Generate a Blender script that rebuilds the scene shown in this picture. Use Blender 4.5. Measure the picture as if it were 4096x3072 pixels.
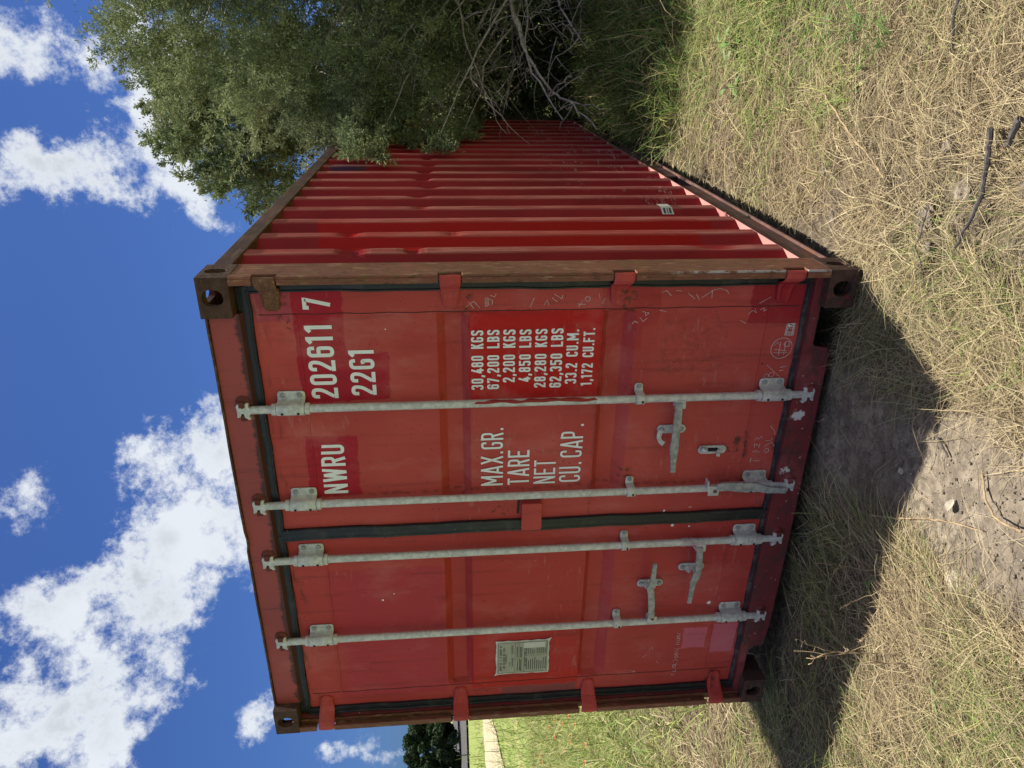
import bpy, bmesh, math, random
import numpy as np
from mathutils import Vector, Matrix
random.seed(7); rng = np.random.default_rng(11)
scn = bpy.context.scene; COL = scn.collection
for o in list(bpy.data.objects): bpy.data.objects.remove(o)

# ------------------------------------------------------------------ camera, light, exposure
cam_d = bpy.data.cameras.new('camera'); cam = bpy.data.objects.new('camera', cam_d); COL.objects.link(cam)
CPOS = Vector((3.2479, -2.6611, 1.6686))
RX = Vector((0.0149, -0.0929, -0.9956)); RY = -Vector((-0.9021, -0.4308, 0.0267)); RZ = -Vector((-0.4314, 0.8977, -0.0903))
m = Matrix((RX, RY, RZ)).transposed().to_4x4(); m.translation = CPOS
cam.matrix_world = m
cam_d.sensor_width = 36; cam_d.sensor_fit = 'HORIZONTAL'; cam_d.lens = 2874.34/4096*36
cam_d.clip_start = 0.05; cam_d.clip_end = 3000
scn.camera = cam
scn.render.resolution_x = 1024; scn.render.resolution_y = 768
scn.view_settings.view_transform = 'Standard'
try: scn.view_settings.look = 'None'
except Exception: pass
scn.view_settings.exposure = 1.04; scn.view_settings.gamma = 1

SUN_AZ, SUN_EL = math.radians(22.8), math.radians(75.8)      # azimuth from +Y towards +X
sd = bpy.data.lights.new('sun', 'SUN'); sun = bpy.data.objects.new('sun', sd); COL.objects.link(sun)
sd.energy = 4.1; sd.angle = math.radians(0.53); sd.color = (1.0, 0.95, 0.86)
sdir = Vector((math.sin(SUN_AZ)*math.cos(SUN_EL), math.cos(SUN_AZ)*math.cos(SUN_EL), math.sin(SUN_EL)))
sun.rotation_euler = sdir.to_track_quat('Z', 'Y').to_euler()

world = bpy.data.worlds.new('World'); scn.world = world; world.use_nodes = True

class NT:
    """small helper to write node trees as expressions"""
    def __init__(s, tree): s.t = tree; s.n = tree.nodes; s.l = tree.links
    def node(s, typ, **kw):
        n = s.n.new(typ)
        for k, v in kw.items(): setattr(n, k, v)
        return n
    def put(s, sock, v):
        if v is None: return
        if isinstance(v, bpy.types.NodeSocket): s.l.new(v, sock)
        elif isinstance(v, (tuple, list)) and sock.type == 'RGBA' and len(v) == 3: sock.default_value = (*v, 1)
        else: sock.default_value = v
    def math(s, op, a, b=None, c=None, clamp=False):
        n = s.node('ShaderNodeMath', operation=op, use_clamp=clamp)
        s.put(n.inputs[0], a); s.put(n.inputs[1], b)
        if c is not None: s.put(n.inputs[2], c)
        return n.outputs[0]
    def vmath(s, op, a, b=None, out=0):
        n = s.node('ShaderNodeVectorMath', operation=op)
        s.put(n.inputs[0], a); s.put(n.inputs[1], b)
        return n.outputs[out]
    def comb(s, x, y, z):
        n = s.node('ShaderNodeCombineXYZ')
        s.put(n.inputs[0], x); s.put(n.inputs[1], y); s.put(n.inputs[2], z)
        return n.outputs[0]
    def sep(s, v):
        n = s.node('ShaderNodeSeparateXYZ'); s.put(n.inputs[0], v); return n.outputs
    def noise(s, vec, scale, detail=4, rough=0.55, dist=0.0, color=False):
        n = s.node('ShaderNodeTexNoise'); s.put(n.inputs['Vector'], vec)
        n.inputs['Scale'].default_value = scale; n.inputs['Detail'].default_value = detail
        n.inputs['Roughness'].default_value = rough; n.inputs['Distortion'].default_value = dist
        return n.outputs['Color' if color else 'Fac']
    def ramp(s, v, lo, hi):
        n = s.node('ShaderNodeMapRange'); n.interpolation_type = 'SMOOTHSTEP'
        s.put(n.inputs['Value'], v); s.put(n.inputs['From Min'], lo); s.put(n.inputs['From Max'], hi)
        return n.outputs[0]
    def mix(s, f, a, b, mode='MIX'):
        n = s.node('ShaderNodeMix', data_type='RGBA', blend_type=mode)
        s.put(n.inputs[0], f); s.put(n.inputs[6], a); s.put(n.inputs[7], b)
        return n.outputs[2]

# ---- world: Nishita sky with clouds laid out by azimuth / elevation
w = NT(world.node_tree); w.n.clear()
sky = w.node('ShaderNodeTexSky', sky_type='NISHITA'); sky.sun_disc = False
sky.sun_elevation = SUN_EL; sky.sun_rotation = SUN_AZ; sky.air_density = 1.0; sky.dust_density = 1.5; sky.ozone_density = 2.2
tc = w.node('ShaderNodeTexCoord'); d = w.vmath('NORMALIZE', tc.outputs['Generated'])
X, Y, Z = w.sep(d)
az = w.math('ARCTAN2', X, Y); el = w.math('ARCSINE', Z)
wn = w.vmath('SUBTRACT', w.noise(d, 7, 3, 0.6, color=True), (0.5, 0.5, 0.5))
wn2 = w.vmath('SUBTRACT', w.noise(d, 30, 4, 0.65, color=True), (0.5, 0.5, 0.5))
p = w.comb(az, el, 0)
p = w.vmath('ADD', p, w.vmath('MULTIPLY', wn, (0.10, 0.09, 0)))
p = w.vmath('ADD', p, w.vmath('MULTIPLY', wn2, (0.030, 0.028, 0)))
CLOUDS = [  # az0, el0, az1, el1, radius, weight
(0.031,0.361,-0.081,0.342,0.044,1.00), (-0.065,0.340,-0.165,0.302,0.060,1.20), (-0.165,0.302,-0.217,0.286,0.036,1.00), (-0.120,0.338,-0.170,0.329,0.036,1.00),
(-0.023,0.299,-0.092,0.288,0.064,1.20), (0.005,0.469,-0.020,0.468,0.040,0.90), (0.030,0.432,0.005,0.420,0.024,0.55), (-0.009,0.414,-0.055,0.402,0.026,0.70),
(-0.040,0.411,-0.066,0.402,0.020,0.60), (-0.115,0.477,-0.120,0.460,0.021,0.70), (-0.148,0.503,-0.187,0.483,0.036,0.80), (-0.159,0.457,-0.153,0.396,0.031,0.90),
(-0.176,0.418,-0.199,0.377,0.031,0.90), (-0.148,0.381,-0.148,0.336,0.029,0.90), (-0.199,0.511,-0.210,0.495,0.021,0.70), (-0.243,0.369,-0.242,0.359,0.011,0.80),
(-0.087,0.387,-0.103,0.387,0.010,0.60), (-0.515,0.525,-0.525,0.507,0.013,0.60), (-0.570,0.526,-0.588,0.510,0.023,0.70), (-0.617,0.526,-0.629,0.521,0.018,0.60),
(-0.540,0.389,-0.517,0.348,0.032,0.90), (-0.553,0.374,-0.505,0.327,0.032,1.00), (-0.456,0.315,-0.444,0.298,0.027,1.00), (-0.400,0.319,-0.381,0.313,0.010,0.50),
(-0.512,0.305,-0.616,0.309,0.060,1.30), (-0.622,0.320,-0.736,0.366,0.077,1.40), (-0.747,0.380,-0.825,0.428,0.072,1.40), (-0.825,0.432,-0.873,0.473,0.064,1.30),
(-0.829,0.372,-0.787,0.351,0.044,1.00), (-0.879,0.389,-0.861,0.358,0.040,0.90), (-0.575,0.288,-0.637,0.265,0.048,1.20), (-0.675,0.428,-0.631,0.382,0.029,1.00),
(-0.648,0.386,-0.614,0.357,0.019,0.70), (-0.733,0.504,-0.724,0.470,0.050,1.10), (-0.769,0.466,-0.747,0.454,0.029,0.90), (-0.794,0.484,-0.809,0.499,0.036,0.70),
(-0.831,0.295,-0.822,0.283,0.010,0.70), (-0.869,0.242,-0.839,0.223,0.023,1.00), (-0.885,0.239,-0.896,0.227,0.014,0.80), (-0.915,0.160,-0.887,0.128,0.021,0.90),
(-0.919,0.099,-0.913,0.086,0.014,0.90), (-0.922,0.066,-0.881,0.057,0.011,0.50),
]
# the laid-out clouds become 21 rows of elevation x 32 stops of azimuth, three rows to a colour ramp
AZ0, AZ1, ROWS, ESTEP = -1.02, 0.14, 21, 0.027
def cloud_val(a, e):
    v = -0.6
    for a0, e0, a1, e1, r, wt in CLOUDS:
        L2 = max((a1-a0)**2+(e1-e0)**2, 1e-6); t = min(1, max(0, ((a-a0)*(a1-a0)+(e-e0)*(e1-e0))/L2))
        v = max(v, .88*min(wt, 1.0)*(1-math.hypot(a-a0-t*(a1-a0), e-e0-t*(e1-e0))/r))
    return min(1, (v+0.6)/2)
px, py, pz = w.sep(p)
ua = w.math('MULTIPLY_ADD', px, 1/(AZ1-AZ0), -AZ0/(AZ1-AZ0)); erow = w.math('MULTIPLY', py, 1/ESTEP)
ev = w.comb(erow, erow, erow)
field = None
for j in range(ROWS//3):
    rp = w.node('ShaderNodeValToRGB'); w.put(rp.inputs[0], ua); cr = rp.color_ramp
    for i in range(1, 31): cr.elements.new(i/31)
    for i in range(32): cr.elements[i].color = tuple(cloud_val(AZ0+cr.elements[i].position*(AZ1-AZ0), (3*j+q)*ESTEP) for q in range(3))+(1,)
    wv_ = w.vmath('ABSOLUTE', w.vmath('SUBTRACT', ev, (3*j, 3*j+1, 3*j+2)))
    wv_ = w.vmath('MAXIMUM', w.vmath('SUBTRACT', (1, 1, 1), wv_), (0, 0, 0))
    t_ = w.vmath('DOT_PRODUCT', wv_, rp.outputs[0], out=1)
    field = t_ if field is None else w.math('ADD', field, t_)
field = w.math('MULTIPLY_ADD', field, 2.0, -0.6)
# rest of the sky: unseen clouds, thickened to light the doors
gen = w.math('MULTIPLY_ADD', w.noise(w.comb(az, w.math('MULTIPLY', el, 1.4), 3.1), 4.2, 3, 0.5), 4.0, -1.75)
inview = w.math('MULTIPLY', w.ramp(az, -1.15, -1.0), w.math('SUBTRACT', 1.0, w.ramp(az, 0.10, 0.25)))
inview = w.math('MULTIPLY', inview, w.math('SUBTRACT', 1.0, w.ramp(el, 0.56, 0.7)))
gen = w.math('MULTIPLY_ADD', inview, -3.0, gen)
field = w.math('MAXIMUM', field, gen)
fine = w.noise(d, 13, 8, 0.70)
fld = w.math('ADD', field, w.math('MULTIPLY_ADD', fine, 3.6, -1.92))
mask = w.ramp(fld, -0.05, 0.62)
shade = w.noise(w.vmath('ADD', d, (0, 0, -0.02)), 12, 4, 0.5)
thick = w.ramp(fld, 0.3, 1.15)
lit = w.math('MULTIPLY', thick, w.ramp(shade, 0.36, 0.70))
ccol = w.mix(lit, (0.82, 0.865, 0.93), (0.58, 0.63, 0.69))
skys = w.vmath('MULTIPLY', sky.outputs[0], SKYMUL) if False else sky.outputs[0]
SKY_S = 0.095
bg = w.node('ShaderNodeBackground'); bg.inputs['Strength'].default_value = SKY_S
sc = w.vmath('SCALE', ccol); w.put(sc.node.inputs[3], 0.48/SKY_S)
skyb = w.mix(1.0, sky.outputs[0], (0.165, 0.265, 0.49), 'MULTIPLY')
w.put(bg.inputs['Color'], w.mix(mask, skyb, sc))
out = w.node('ShaderNodeOutputWorld'); w.l.new(bg.outputs[0], out.inputs[0])

# ------------------------------------------------------------------ materials
MATS = {}
def newmat(name):
    mt = bpy.data.materials.new(name); mt.use_nodes = True
    n = NT(mt.node_tree); n.n.clear()
    b = n.node('ShaderNodeBsdfPrincipled'); o = n.node('ShaderNodeOutputMaterial'); n.l.new(b.outputs[0], o.inputs[0])
    MATS[name] = mt
    return mt, n, b
def setb(n, b, col, rough=0.6, metal=0.0, spec=0.4, bump=None, bs=0.3, bd=0.01):
    n.put(b.inputs['Base Color'], col); n.put(b.inputs['Roughness'], rough); n.put(b.inputs['Metallic'], metal)
    b.inputs['Specular IOR Level'].default_value = spec
    if bump is not None:
        bn = n.node('ShaderNodeBump'); bn.inputs['Strength'].default_value = bs; bn.inputs['Distance'].default_value = bd
        n.put(bn.inputs['Height'], bump); n.l.new(bn.outputs[0], b.inputs['Normal'])
def pos(n): return n.node('ShaderNodeNewGeometry').outputs['Position']

def rectmask(n, u, v, r, soft=0.003):
    x0, x1, z0, z1 = r
    a = n.math('MINIMUM', n.math('SUBTRACT', u, x0), n.math('SUBTRACT', x1, u))
    b = n.math('MINIMUM', n.math('SUBTRACT', v, z0), n.math('SUBTRACT', z1, v))
    return n.ramp(n.math('MINIMUM', a, b), -soft, soft)

def paint(name, c1, c2, patches=(), side=False, streak=0.35, rust=0.12, rough=0.5, fade=0.35, wave=0.022, scuff=0.0, spec=0.4, extra=None):
    """old sprayed enamel: faded areas, touch-up patches (u0,u1,v0,v1,colour,soft), runs, rust pinholes"""
    mt, n, b = newmat(name); P = pos(n); x, y, z = n.sep(P)
    u = y if side else x
    big = n.noise(P, 1.7, 3, 0.5)
    col = n.mix(n.ramp(big, 0.35, 0.68), c1, c2)
    wv = n.vmath('SUBTRACT', n.noise(P, 19, 7, 0.72, color=True), (0.5, 0.5, 0.5)); wx, wy, wz = n.sep(wv)
    uu = n.math('MULTIPLY_ADD', wx, wave*2, u); vv = n.math('MULTIPLY_ADD', wy, wave*2, z)
    for r in patches:
        mk = rectmask(n, uu, vv, r[:4], r[5] if len(r) > 5 else 0.003)
        if len(r) > 6: mk = n.math('MULTIPLY', mk, r[6])
        col = n.mix(mk, col, r[4])
    # vertical runs of dirt
    st = n.noise(n.vmath('MULTIPLY', P, (26, 26, 1.6)), 1, 4, 0.6)
    col = n.mix(n.math('MULTIPLY', n.ramp(st, 0.54, 0.74), streak), col, (0.05, 0.02, 0.018))
    # chalky fading in blotches
    fd = n.noise(n.vmath('MULTIPLY', P, (1, 1, 0.6)), 6, 5, 0.62)
    col = n.mix(n.math('MULTIPLY', n.ramp(fd, 0.48, 0.75), fade*0.5), col, (0.60, 0.24, 0.21))
    if scuff > 0:
        sf = n.noise(n.vmath('MULTIPLY', P, (8, 8, 30)), 1.3, 6, 0.7, 0.5)
        sf2 = n.noise(P, 2.3, 2, 0.5)
        col = n.mix(n.math('MULTIPLY', n.math('MULTIPLY', n.ramp(sf, 0.56, 0.66), n.ramp(sf2, 0.5, 0.62)), scuff), col, (0.50, 0.34, 0.30))
    sp = n.noise(P, 75, 2, 0.5)
    col = n.mix(n.math('MULTIPLY', n.ramp(sp, 0.71, 0.76), 0.8), col, (0.045, 0.02, 0.015))
    rs = n.noise(P, 9, 6, 0.7)
    col = n.mix(n.math('MULTIPLY', n.ramp(rs, 0.72-rust, 0.80-rust), min(1, rust*5)), col, (0.12, 0.045, 0.022))
    if extra: col = extra(n, col, P, x, y, z)
    bmp = n.math('ADD', n.math('MULTIPLY', n.noise(P, 3.2, 3, 0.5), 1.0), n.math('MULTIPLY', n.noise(P, 160, 3, 0.6), 0.05))
    setb(n, b, col, n.math('MULTIPLY_ADD', fd, 0.25, rough-0.1), 0, spec, bmp, 0.35, 0.02)
    return mt

FRESH = (0.40, 0.014, 0.030); FRESH2 = (0.50, 0.012, 0.012); FADE1 = (0.52, 0.078, 0.066); FADE2 = (0.44, 0.056, 0.050)
K = 1.0204    # survey plane (y 0.03) to the true door plane (y 0.085), seen from the survey point
def dx(x, k=K): return CPOS.x+(x-CPOS.x)*k
def dz(z, k=K): return CPOS.z+(z-CPOS.z)*k
def R4(x0, x1, z0, z1, c, *a): return (dx(x0), dx(x1), dz(z0), dz(z1), c)+a

def door_extra(n, col, P, x, y, z):
    # grime that creeps out of the seams and round the seal
    g = n.noise(n.vmath('MULTIPLY', P, (7, 7, 30)), 1, 4, 0.6)
    e1 = n.math('SUBTRACT', 1.0, n.ramp(n.math('ABSOLUTE', n.math('SUBTRACT', z, dz(2.405))), 0.0, 0.10))
    e2 = n.math('SUBTRACT', 1.0, n.ramp(n.math('ABSOLUTE', n.math('SUBTRACT', z, dz(0.19))), 0.0, 0.06))
    k = n.math('MULTIPLY', n.math('MAXIMUM', n.math('MULTIPLY', e1, 0.8), e2), n.ramp(g, 0.52, 0.72))
    col = n.mix(n.math('MULTIPLY', k, 0.75), col, (0.04, 0.02, 0.018))
    # smudges: greasy specks under the seal plate, rusty dirt round the hinge feet, thin dark lines, lichen by the clamp
    nz = n.noise(P, 38, 5, 0.7); nb = n.noise(P, 11, 4, 0.6)
    for (x0, x1, z0, z1, c_, lo, am) in ((1.585, 1.665, .345, .420, (0.05, 0.035, 0.025), .50, .9), (1.56, 1.70, .325, .345, (0.05, 0.03, 0.025), .45, .8), (2.26, 2.37, .90, .99, (0.10, 0.045, 0.02), .50, .8),
            (2.26, 2.37, 1.56, 1.60, (0.05, 0.03, 0.02), .5, .6), (2.20, 2.37, 2.27, 2.31, (0.09, 0.035, 0.02), .5, .7), (1.47, 1.52, .86, .905, (0.06, 0.045, 0.02), .45, .9), (1.28, 1.37, 1.36, 1.50, (0.07, 0.035, 0.02), .56, .9),
            (1.20, 1.30, .18, .25, (0.06, 0.045, 0.03), .48, .8), (.14, .26, 1.50, 1.72, (0.05, 0.025, 0.02), .56, .7), (.14, .24, .28, .34, (0.05, 0.025, 0.02), .5, .7), (1.96, 2.24, .50, .78, (0.26, 0.05, 0.045), .50, .45), (2.07, 2.25, 1.60, 1.64, (0.07, 0.02, 0.02), .56, .5),
            (1.2, 2.37, 1.030, 1.034, (0.1, 0.02, 0.02), .40, .6), (1.43, 1.44, .3, 2.2, (0.10, 0.025, 0.02), .45, .7)):
        uu = n.math('MULTIPLY_ADD', nb, 0.05, n.math('SUBTRACT', x, 0.025)); vv = n.math('MULTIPLY_ADD', nb, -0.05, n.math('ADD', z, 0.025))
        mk = n.math('MULTIPLY', rectmask(n, uu, vv, (dx(x0), dx(x1), dz(z0), dz(z1)), 0.012), n.ramp(nz, lo, lo+.1))
        col = n.mix(n.math('MULTIPLY', mk, am), col, c_)
    return col
paint('door_right_paint', FADE1, FADE2, [
    R4(2.20, 2.40, 0.80, 1.03, (0.43, 0.045, 0.042)),
    R4(2.10, 2.29, 0.86, 1.03, (0.43, 0.045, 0.042)),
    R4(1.895, 2.40, 2.065, 2.258, FRESH), R4(1.90, 2.108, 1.90, 2.085, FRESH),
    R4(2.25, 2.40, 2.26, 2.40, (0.42, 0.060, 0.085)),
    R4(1.430, 1.732, 2.055, 2.272, FRESH),
    R4(1.882, 2.281, 1.029, 1.574, FRESH2), R4(2.203, 2.40, 0.19, 0.42, (0.36, 0.022, 0.030)),
    R4(1.40, 1.90, 0.20, 0.98, (0.50, 0.080, 0.062), 0.05, 0.6),
    R4(1.90, 2.20, 0.20, 0.80, (0.49, 0.080, 0.062), 0.05, 0.6),
    ], extra=door_extra, streak=0.30, rust=0.04, fade=0.6, scuff=0.22, spec=0.2)
paint('door_left_paint', (0.48, 0.060, 0.052), (0.42, 0.046, 0.042), [
    R4(0.20, 1.02, 1.71, 2.24, (0.43, 0.040, 0.052), 0.006, 0.85),
    R4(0.20, 1.10, 1.03, 1.58, (0.46, 0.046, 0.038), 0.02, 0.7),
    R4(0.207, 0.62, 1.028, 1.58, (0.50, 0.026, 0.020)),
    R4(0.30, 0.62, 0.96, 1.70, (0.44, 0.038, 0.04), 0.02, 0.5),
    R4(0.12, 0.20, 1.03, 1.42, (0.28, 0.07, 0.07)),
    R4(0.398, 0.535, 0.365, 0.487, (0.56, 0.12, 0.16)), R4(0.36, 0.555, 0.207, 0.335, (0.56, 0.12, 0.16)),
    R4(0.10, 0.290, 0.19, 0.41, (0.42, 0.045, 0.040)),
    ], extra=door_extra, streak=0.32, rust=0.04, fade=0.5, scuff=0.22, spec=0.2)
paint('header_paint', (0.36, 0.064, 0.058), (0.28, 0.050, 0.046), streak=0.75, rust=0.06, extra=lambda n, col, P, x, y, z:
    n.mix(n.math('MULTIPLY', n.ramp(n.math('ADD', n.math('MULTIPLY', n.math('SUBTRACT', 2.49, z), 22), n.math('MULTIPLY', n.noise(n.vmath('MULTIPLY', P, (22, 22, 5)), 1, 5, 0.65), 1.7)), 0.9, 1.3), 0.85), col, (0.03, 0.018, 0.016)))
def sill_extra(n, col, P, x, y, z):
    a = n.noise(n.vmath('MULTIPLY', P, (9, 9, 22)), 1, 6, 0.75)
    col = n.mix(n.math('MULTIPLY', n.ramp(a, 0.45, 0.62), 0.75), col, (0.05, 0.028, 0.025))
    c = n.noise(P, 60, 3, 0.6)
    col = n.mix(n.ramp(c, 0.70, 0.73), col, (0.55, 0.50, 0.47))
    uu = n.math('MULTIPLY_ADD', n.noise(P, 30, 5, 0.7), 0.09, n.math('SUBTRACT', x, 0.045)); vv = n.math('MULTIPLY_ADD', n.noise(P, 23, 5, 0.7), 0.09, n.math('SUBTRACT', z, 0.045))
    col = n.mix(rectmask(n, uu, vv, (1.735, 1.772, 0.088, 0.138), 0.004), col, (0.6, 0.57, 0.54))
    col = n.mix(rectmask(n, uu, vv, (1.452, 1.470, 0.100, 0.132), 0.004), col, (0.6, 0.57, 0.54))
    return col
paint('sill_paint', (0.20, 0.022, 0.026), (0.15, 0.018, 0.022), streak=0.6, rust=0.05, extra=sill_extra, rough=0.6)
def side_extra(n, col, P, x, y, z):
    # sunlight on the proud ridges painted in, broken up like rub marks
    ridge_light = n.math('MULTIPLY', n.ramp(x, 2.419, 2.427), n.math('MULTIPLY_ADD', n.ramp(n.noise(n.vmath('MULTIPLY', P, (5, 9, 1.1)), 2, 6, 0.7), 0.44, 0.62), 0.6, 0.4))
    col = n.mix(n.math('MULTIPLY', ridge_light, 0.75), col, (0.46, 0.18, 0.145))
    s1 = n.noise(n.vmath('MULTIPLY', P, (14, 14, 60)), 1, 6, 0.75, 1.0)
    low = n.math('SUBTRACT', 1.0, n.ramp(z, 0.35, 1.1))
    far = n.math('MULTIPLY', n.ramp(y, 1.2, 1.8), low)
    sc_ = n.math('MULTIPLY', n.ramp(s1, 0.53, 0.62), n.ramp(n.noise(P, 5, 3, 0.5), 0.50, 0.60))
    return n.mix(n.math('MULTIPLY', n.math('MULTIPLY', sc_, far), 0.75), col, (0.55, 0.42, 0.38))
paint('side_paint', (0.27, 0.010, 0.016), (0.20, 0.006, 0.011), [
    (0.445, 1.03, 0.45, 2.23, (0.33, 0.001, 0.002)), (0.74, 1.03, 0.30, 2.28, (0.33, 0.001, 0.002)),
    (2.6, 2.85, 2.2, 2.45, (0.06, 0.02, 0.05), 0.03)], side=True, streak=0.10, rust=0.02, rough=0.6, fade=0.04, spec=0.15, extra=side_extra)
def post_extra(n, col, P, x, y, z):
    s = n.noise(n.vmath('MULTIPLY', P, (46, 46, 13)), 1, 7, 0.72)
    s2 = n.noise(n.vmath('MULTIPLY', P, (34, 34, 7)), 1.4, 5, 0.65)
    col = n.mix(n.ramp(s, 0.42, 0.60), col, (0.17, 0.075, 0.032))
    col = n.mix(n.math('MULTIPLY', n.ramp(s2, 0.54, 0.66), 0.8), col, (0.36, 0.21, 0.12))
    col = n.mix(n.math('MULTIPLY', n.ramp(n.noise(n.vmath('MULTIPLY', P, (90, 90, 20)), 1, 5, 0.7), 0.55, 0.63), 0.85), col, (0.055, 0.024, 0.014))
    # scraped pale edge low on the post
    e = n.math('MULTIPLY', n.math('MULTIPLY', n.ramp(x, 2.426, 2.433), n.math('SUBTRACT', 1.0, n.ramp(y, 0.004, 0.010))), n.math('SUBTRACT', 1.0, n.ramp(z, 0.7, 0.85)))
    e = n.math('MULTIPLY', e, n.ramp(n.noise(n.vmath('MULTIPLY', P, (40, 40, 20)), 1, 4, 0.7), 0.40, 0.55))
    return n.mix(n.math('MULTIPLY', e, 0.9), col, (0.45, 0.44, 0.43))
paint('post_paint', (0.25, 0.075, 0.050), (0.17, 0.055, 0.038), streak=0.2, rust=0.12, rough=0.62, extra=post_extra)
paint('rail_paint', (0.075, 0.032, 0.025), (0.060, 0.032, 0.022), streak=0.5, rust=0.2, rough=0.62, extra=lambda n, col, P, x, y, z:
    n.mix(n.math('MULTIPLY', n.ramp(n.noise(n.vmath('MULTIPLY', P, (30, 5, 60)), 1, 5, 0.7), 0.5, 0.7), 0.6), col, (0.20, 0.15, 0.12)))
paint('lit_ledge_paint', (0.42, 0.20, 0.17), (0.36, 0.12, 0.11), streak=0.1, rust=0.06, rough=0.55)  # sunlight on the up-facing ledge put into a paler pink
def rusty(name, dark, mid, hi, scale=1.0, bs=0.8):
    mt, n, b = newmat(name); P = pos(n)
    a = n.noise(P, 18*scale, 7, 0.7); c = n.noise(P, 70*scale, 5, 0.7)
    col = n.mix(n.ramp(a, 0.35, 0.65), dark, mid); col = n.mix(n.math('MULTIPLY', n.ramp(c, 0.55, 0.72), 0.7), col, hi)
    red = n.noise(P, 8*scale, 5, 0.65)
    col = n.mix(n.ramp(red, 0.64, 0.68), col, (0.20, 0.025, 0.03))
    setb(n, b, col, 0.8, 0.0, 0.3, n.math('ADD', a, n.math('MULTIPLY', c, 0.5)), bs, 0.01); return mt
rusty('casting_rust', (0.055, 0.026, 0.018), (0.10, 0.052, 0.036), (0.16, 0.10, 0.07))
rusty('hinge_rust', (0.14, 0.055, 0.028), (0.22, 0.11, 0.07), (0.42, 0.33, 0.28), 1.6)
rusty('keeper_rust', (0.12, 0.025, 0.022), (0.16, 0.05, 0.04), (0.26, 0.12, 0.10), 1.2)
def galv(name, a, c, rough=0.5):
    mt, n, b = newmat(name); P = pos(n)
    v = n.noise(P, 45, 5, 0.65); v2 = n.noise(n.vmath('MULTIPLY', P, (30, 30, 6)), 1, 4, 0.6)
    col = n.mix(n.ramp(v, 0.35, 0.65), a, c); col = n.mix(n.math('MULTIPLY', n.ramp(v2, 0.55, 0.75), 0.4), col, (0.20, 0.20, 0.20))
    col = n.mix(n.ramp(n.noise(P, 60, 4, 0.6), 0.70, 0.76), col, (0.20, 0.10, 0.05))
    setb(n, b, col, rough, 0.25, 0.5, v, 0.25, 0.004); return mt
galv('galvanised', (0.47, 0.47, 0.46), (0.66, 0.655, 0.63)); galv('galvanised_dark', (0.24, 0.25, 0.26), (0.42, 0.43, 0.43), 0.4)
def flat(name, c, rough=0.6, metal=0, v=0.15, sc=20, spec=0.4, bs=0.2):
    mt, n, b = newmat(name); P = pos(n); k = n.noise(P, sc, 4, 0.6)
    setb(n, b, n.mix(n.ramp(k, 0.3, 0.7), tuple(q*(1-v) for q in c), tuple(min(1, q*(1+v)) for q in c)), rough, metal, spec, k, bs, 0.005); return mt
mt, n, b = newmat('rubber'); P = pos(n); k = n.noise(n.vmath('MULTIPLY', P, (12, 12, 12)), 1, 5, 0.7)
col = n.mix(n.ramp(k, 0.50, 0.66), (0.011, 0.014, 0.019), (0.035, 0.036, 0.038))
col = n.mix(n.ramp(n.noise(P, 90, 2, 0.5), 0.76, 0.78), col, (0.35, 0.33, 0.32))
setb(n, b, col, 0.42, 0, 0.45, n.noise(P, 40, 3), 0.2, 0.004)
mt, n, b = newmat('rubber_dusty'); P = pos(n); k = n.noise(n.vmath('MULTIPLY', P, (14, 14, 14)), 1, 5, 0.7)
setb(n, b, n.mix(n.ramp(k, 0.45, 0.62), (0.020, 0.024, 0.030), (0.085, 0.078, 0.070)), 0.6, 0, 0.4, n.noise(P, 40, 3), 0.2, 0.004)
flat('seam_dirt', (0.060, 0.022, 0.020), 0.8)
flat('letter_white', (0.84, 0.85, 0.86), 0.45, v=0.04); flat('chalk', (0.55, 0.42, 0.41), 0.9, v=0.3, sc=60)
flat('print_black', (0.05, 0.05, 0.05), 0.6); flat('plate_metal', (0.36, 0.35, 0.31), 0.42, 0.3, 0.08); flat('sealant', (0.62, 0.60, 0.55), 0.6)
flat('sticker_cream', (0.62, 0.61, 0.54), 0.6, v=0.05); flat('print_red', (0.45, 0.03, 0.03), 0.6); flat('print_blue', (0.03, 0.07, 0.22), 0.6)
flat('dark_inside', (0.02, 0.014, 0.012), 0.9); flat('red_smear', (0.30, 0.015, 0.016), 0.4)
flat('string_pink', (0.6, 0.45, 0.45), 0.9); flat('rope_grey', (0.22, 0.21, 0.20), 0.9); flat('roof_paint', (0.20, 0.07, 0.055), 0.6, v=0.3, sc=4)
flat('bark', (0.34, 0.30, 0.27), 0.9, v=0.35, sc=25, spec=0.1, bs=0.6); flat('bark_shade', (0.10, 0.08, 0.065), 0.9, v=0.4, sc=25, spec=0.1, bs=0.6)  # the darker bark carries the shade of the backdrop juniper
flat('far_bark', (0.05, 0.045, 0.04), 0.9); flat('dead_stalk', (0.36, 0.26, 0.15), 0.8, v=0.3, sc=30, spec=0.1)
flat('dark_wood', (0.085, 0.075, 0.07), 0.8, v=0.35, sc=35, spec=0.1); flat('clod_earth', (0.20, 0.165, 0.125), 0.95, v=0.4, sc=22, spec=0.05, bs=1.0)
flat('pale_stone', (0.42, 0.37, 0.28), 0.9, v=0.2, sc=25, spec=0.1); flat('weed_leaf', (0.12, 0.20, 0.045), 0.6, v=0.3, sc=30); flat('pale_leaf', (0.30, 0.32, 0.12), 0.7, v=0.25)
flat('petal_red', (0.55, 0.07, 0.02), 0.6, v=0.2, sc=60); flat('flower_eye', (0.10, 0.03, 0.02), 0.8); flat('petal_yellow', (0.75, 0.42, 0.03), 0.6)
flat('post_wood', (0.05, 0.045, 0.04), 0.8)

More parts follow.
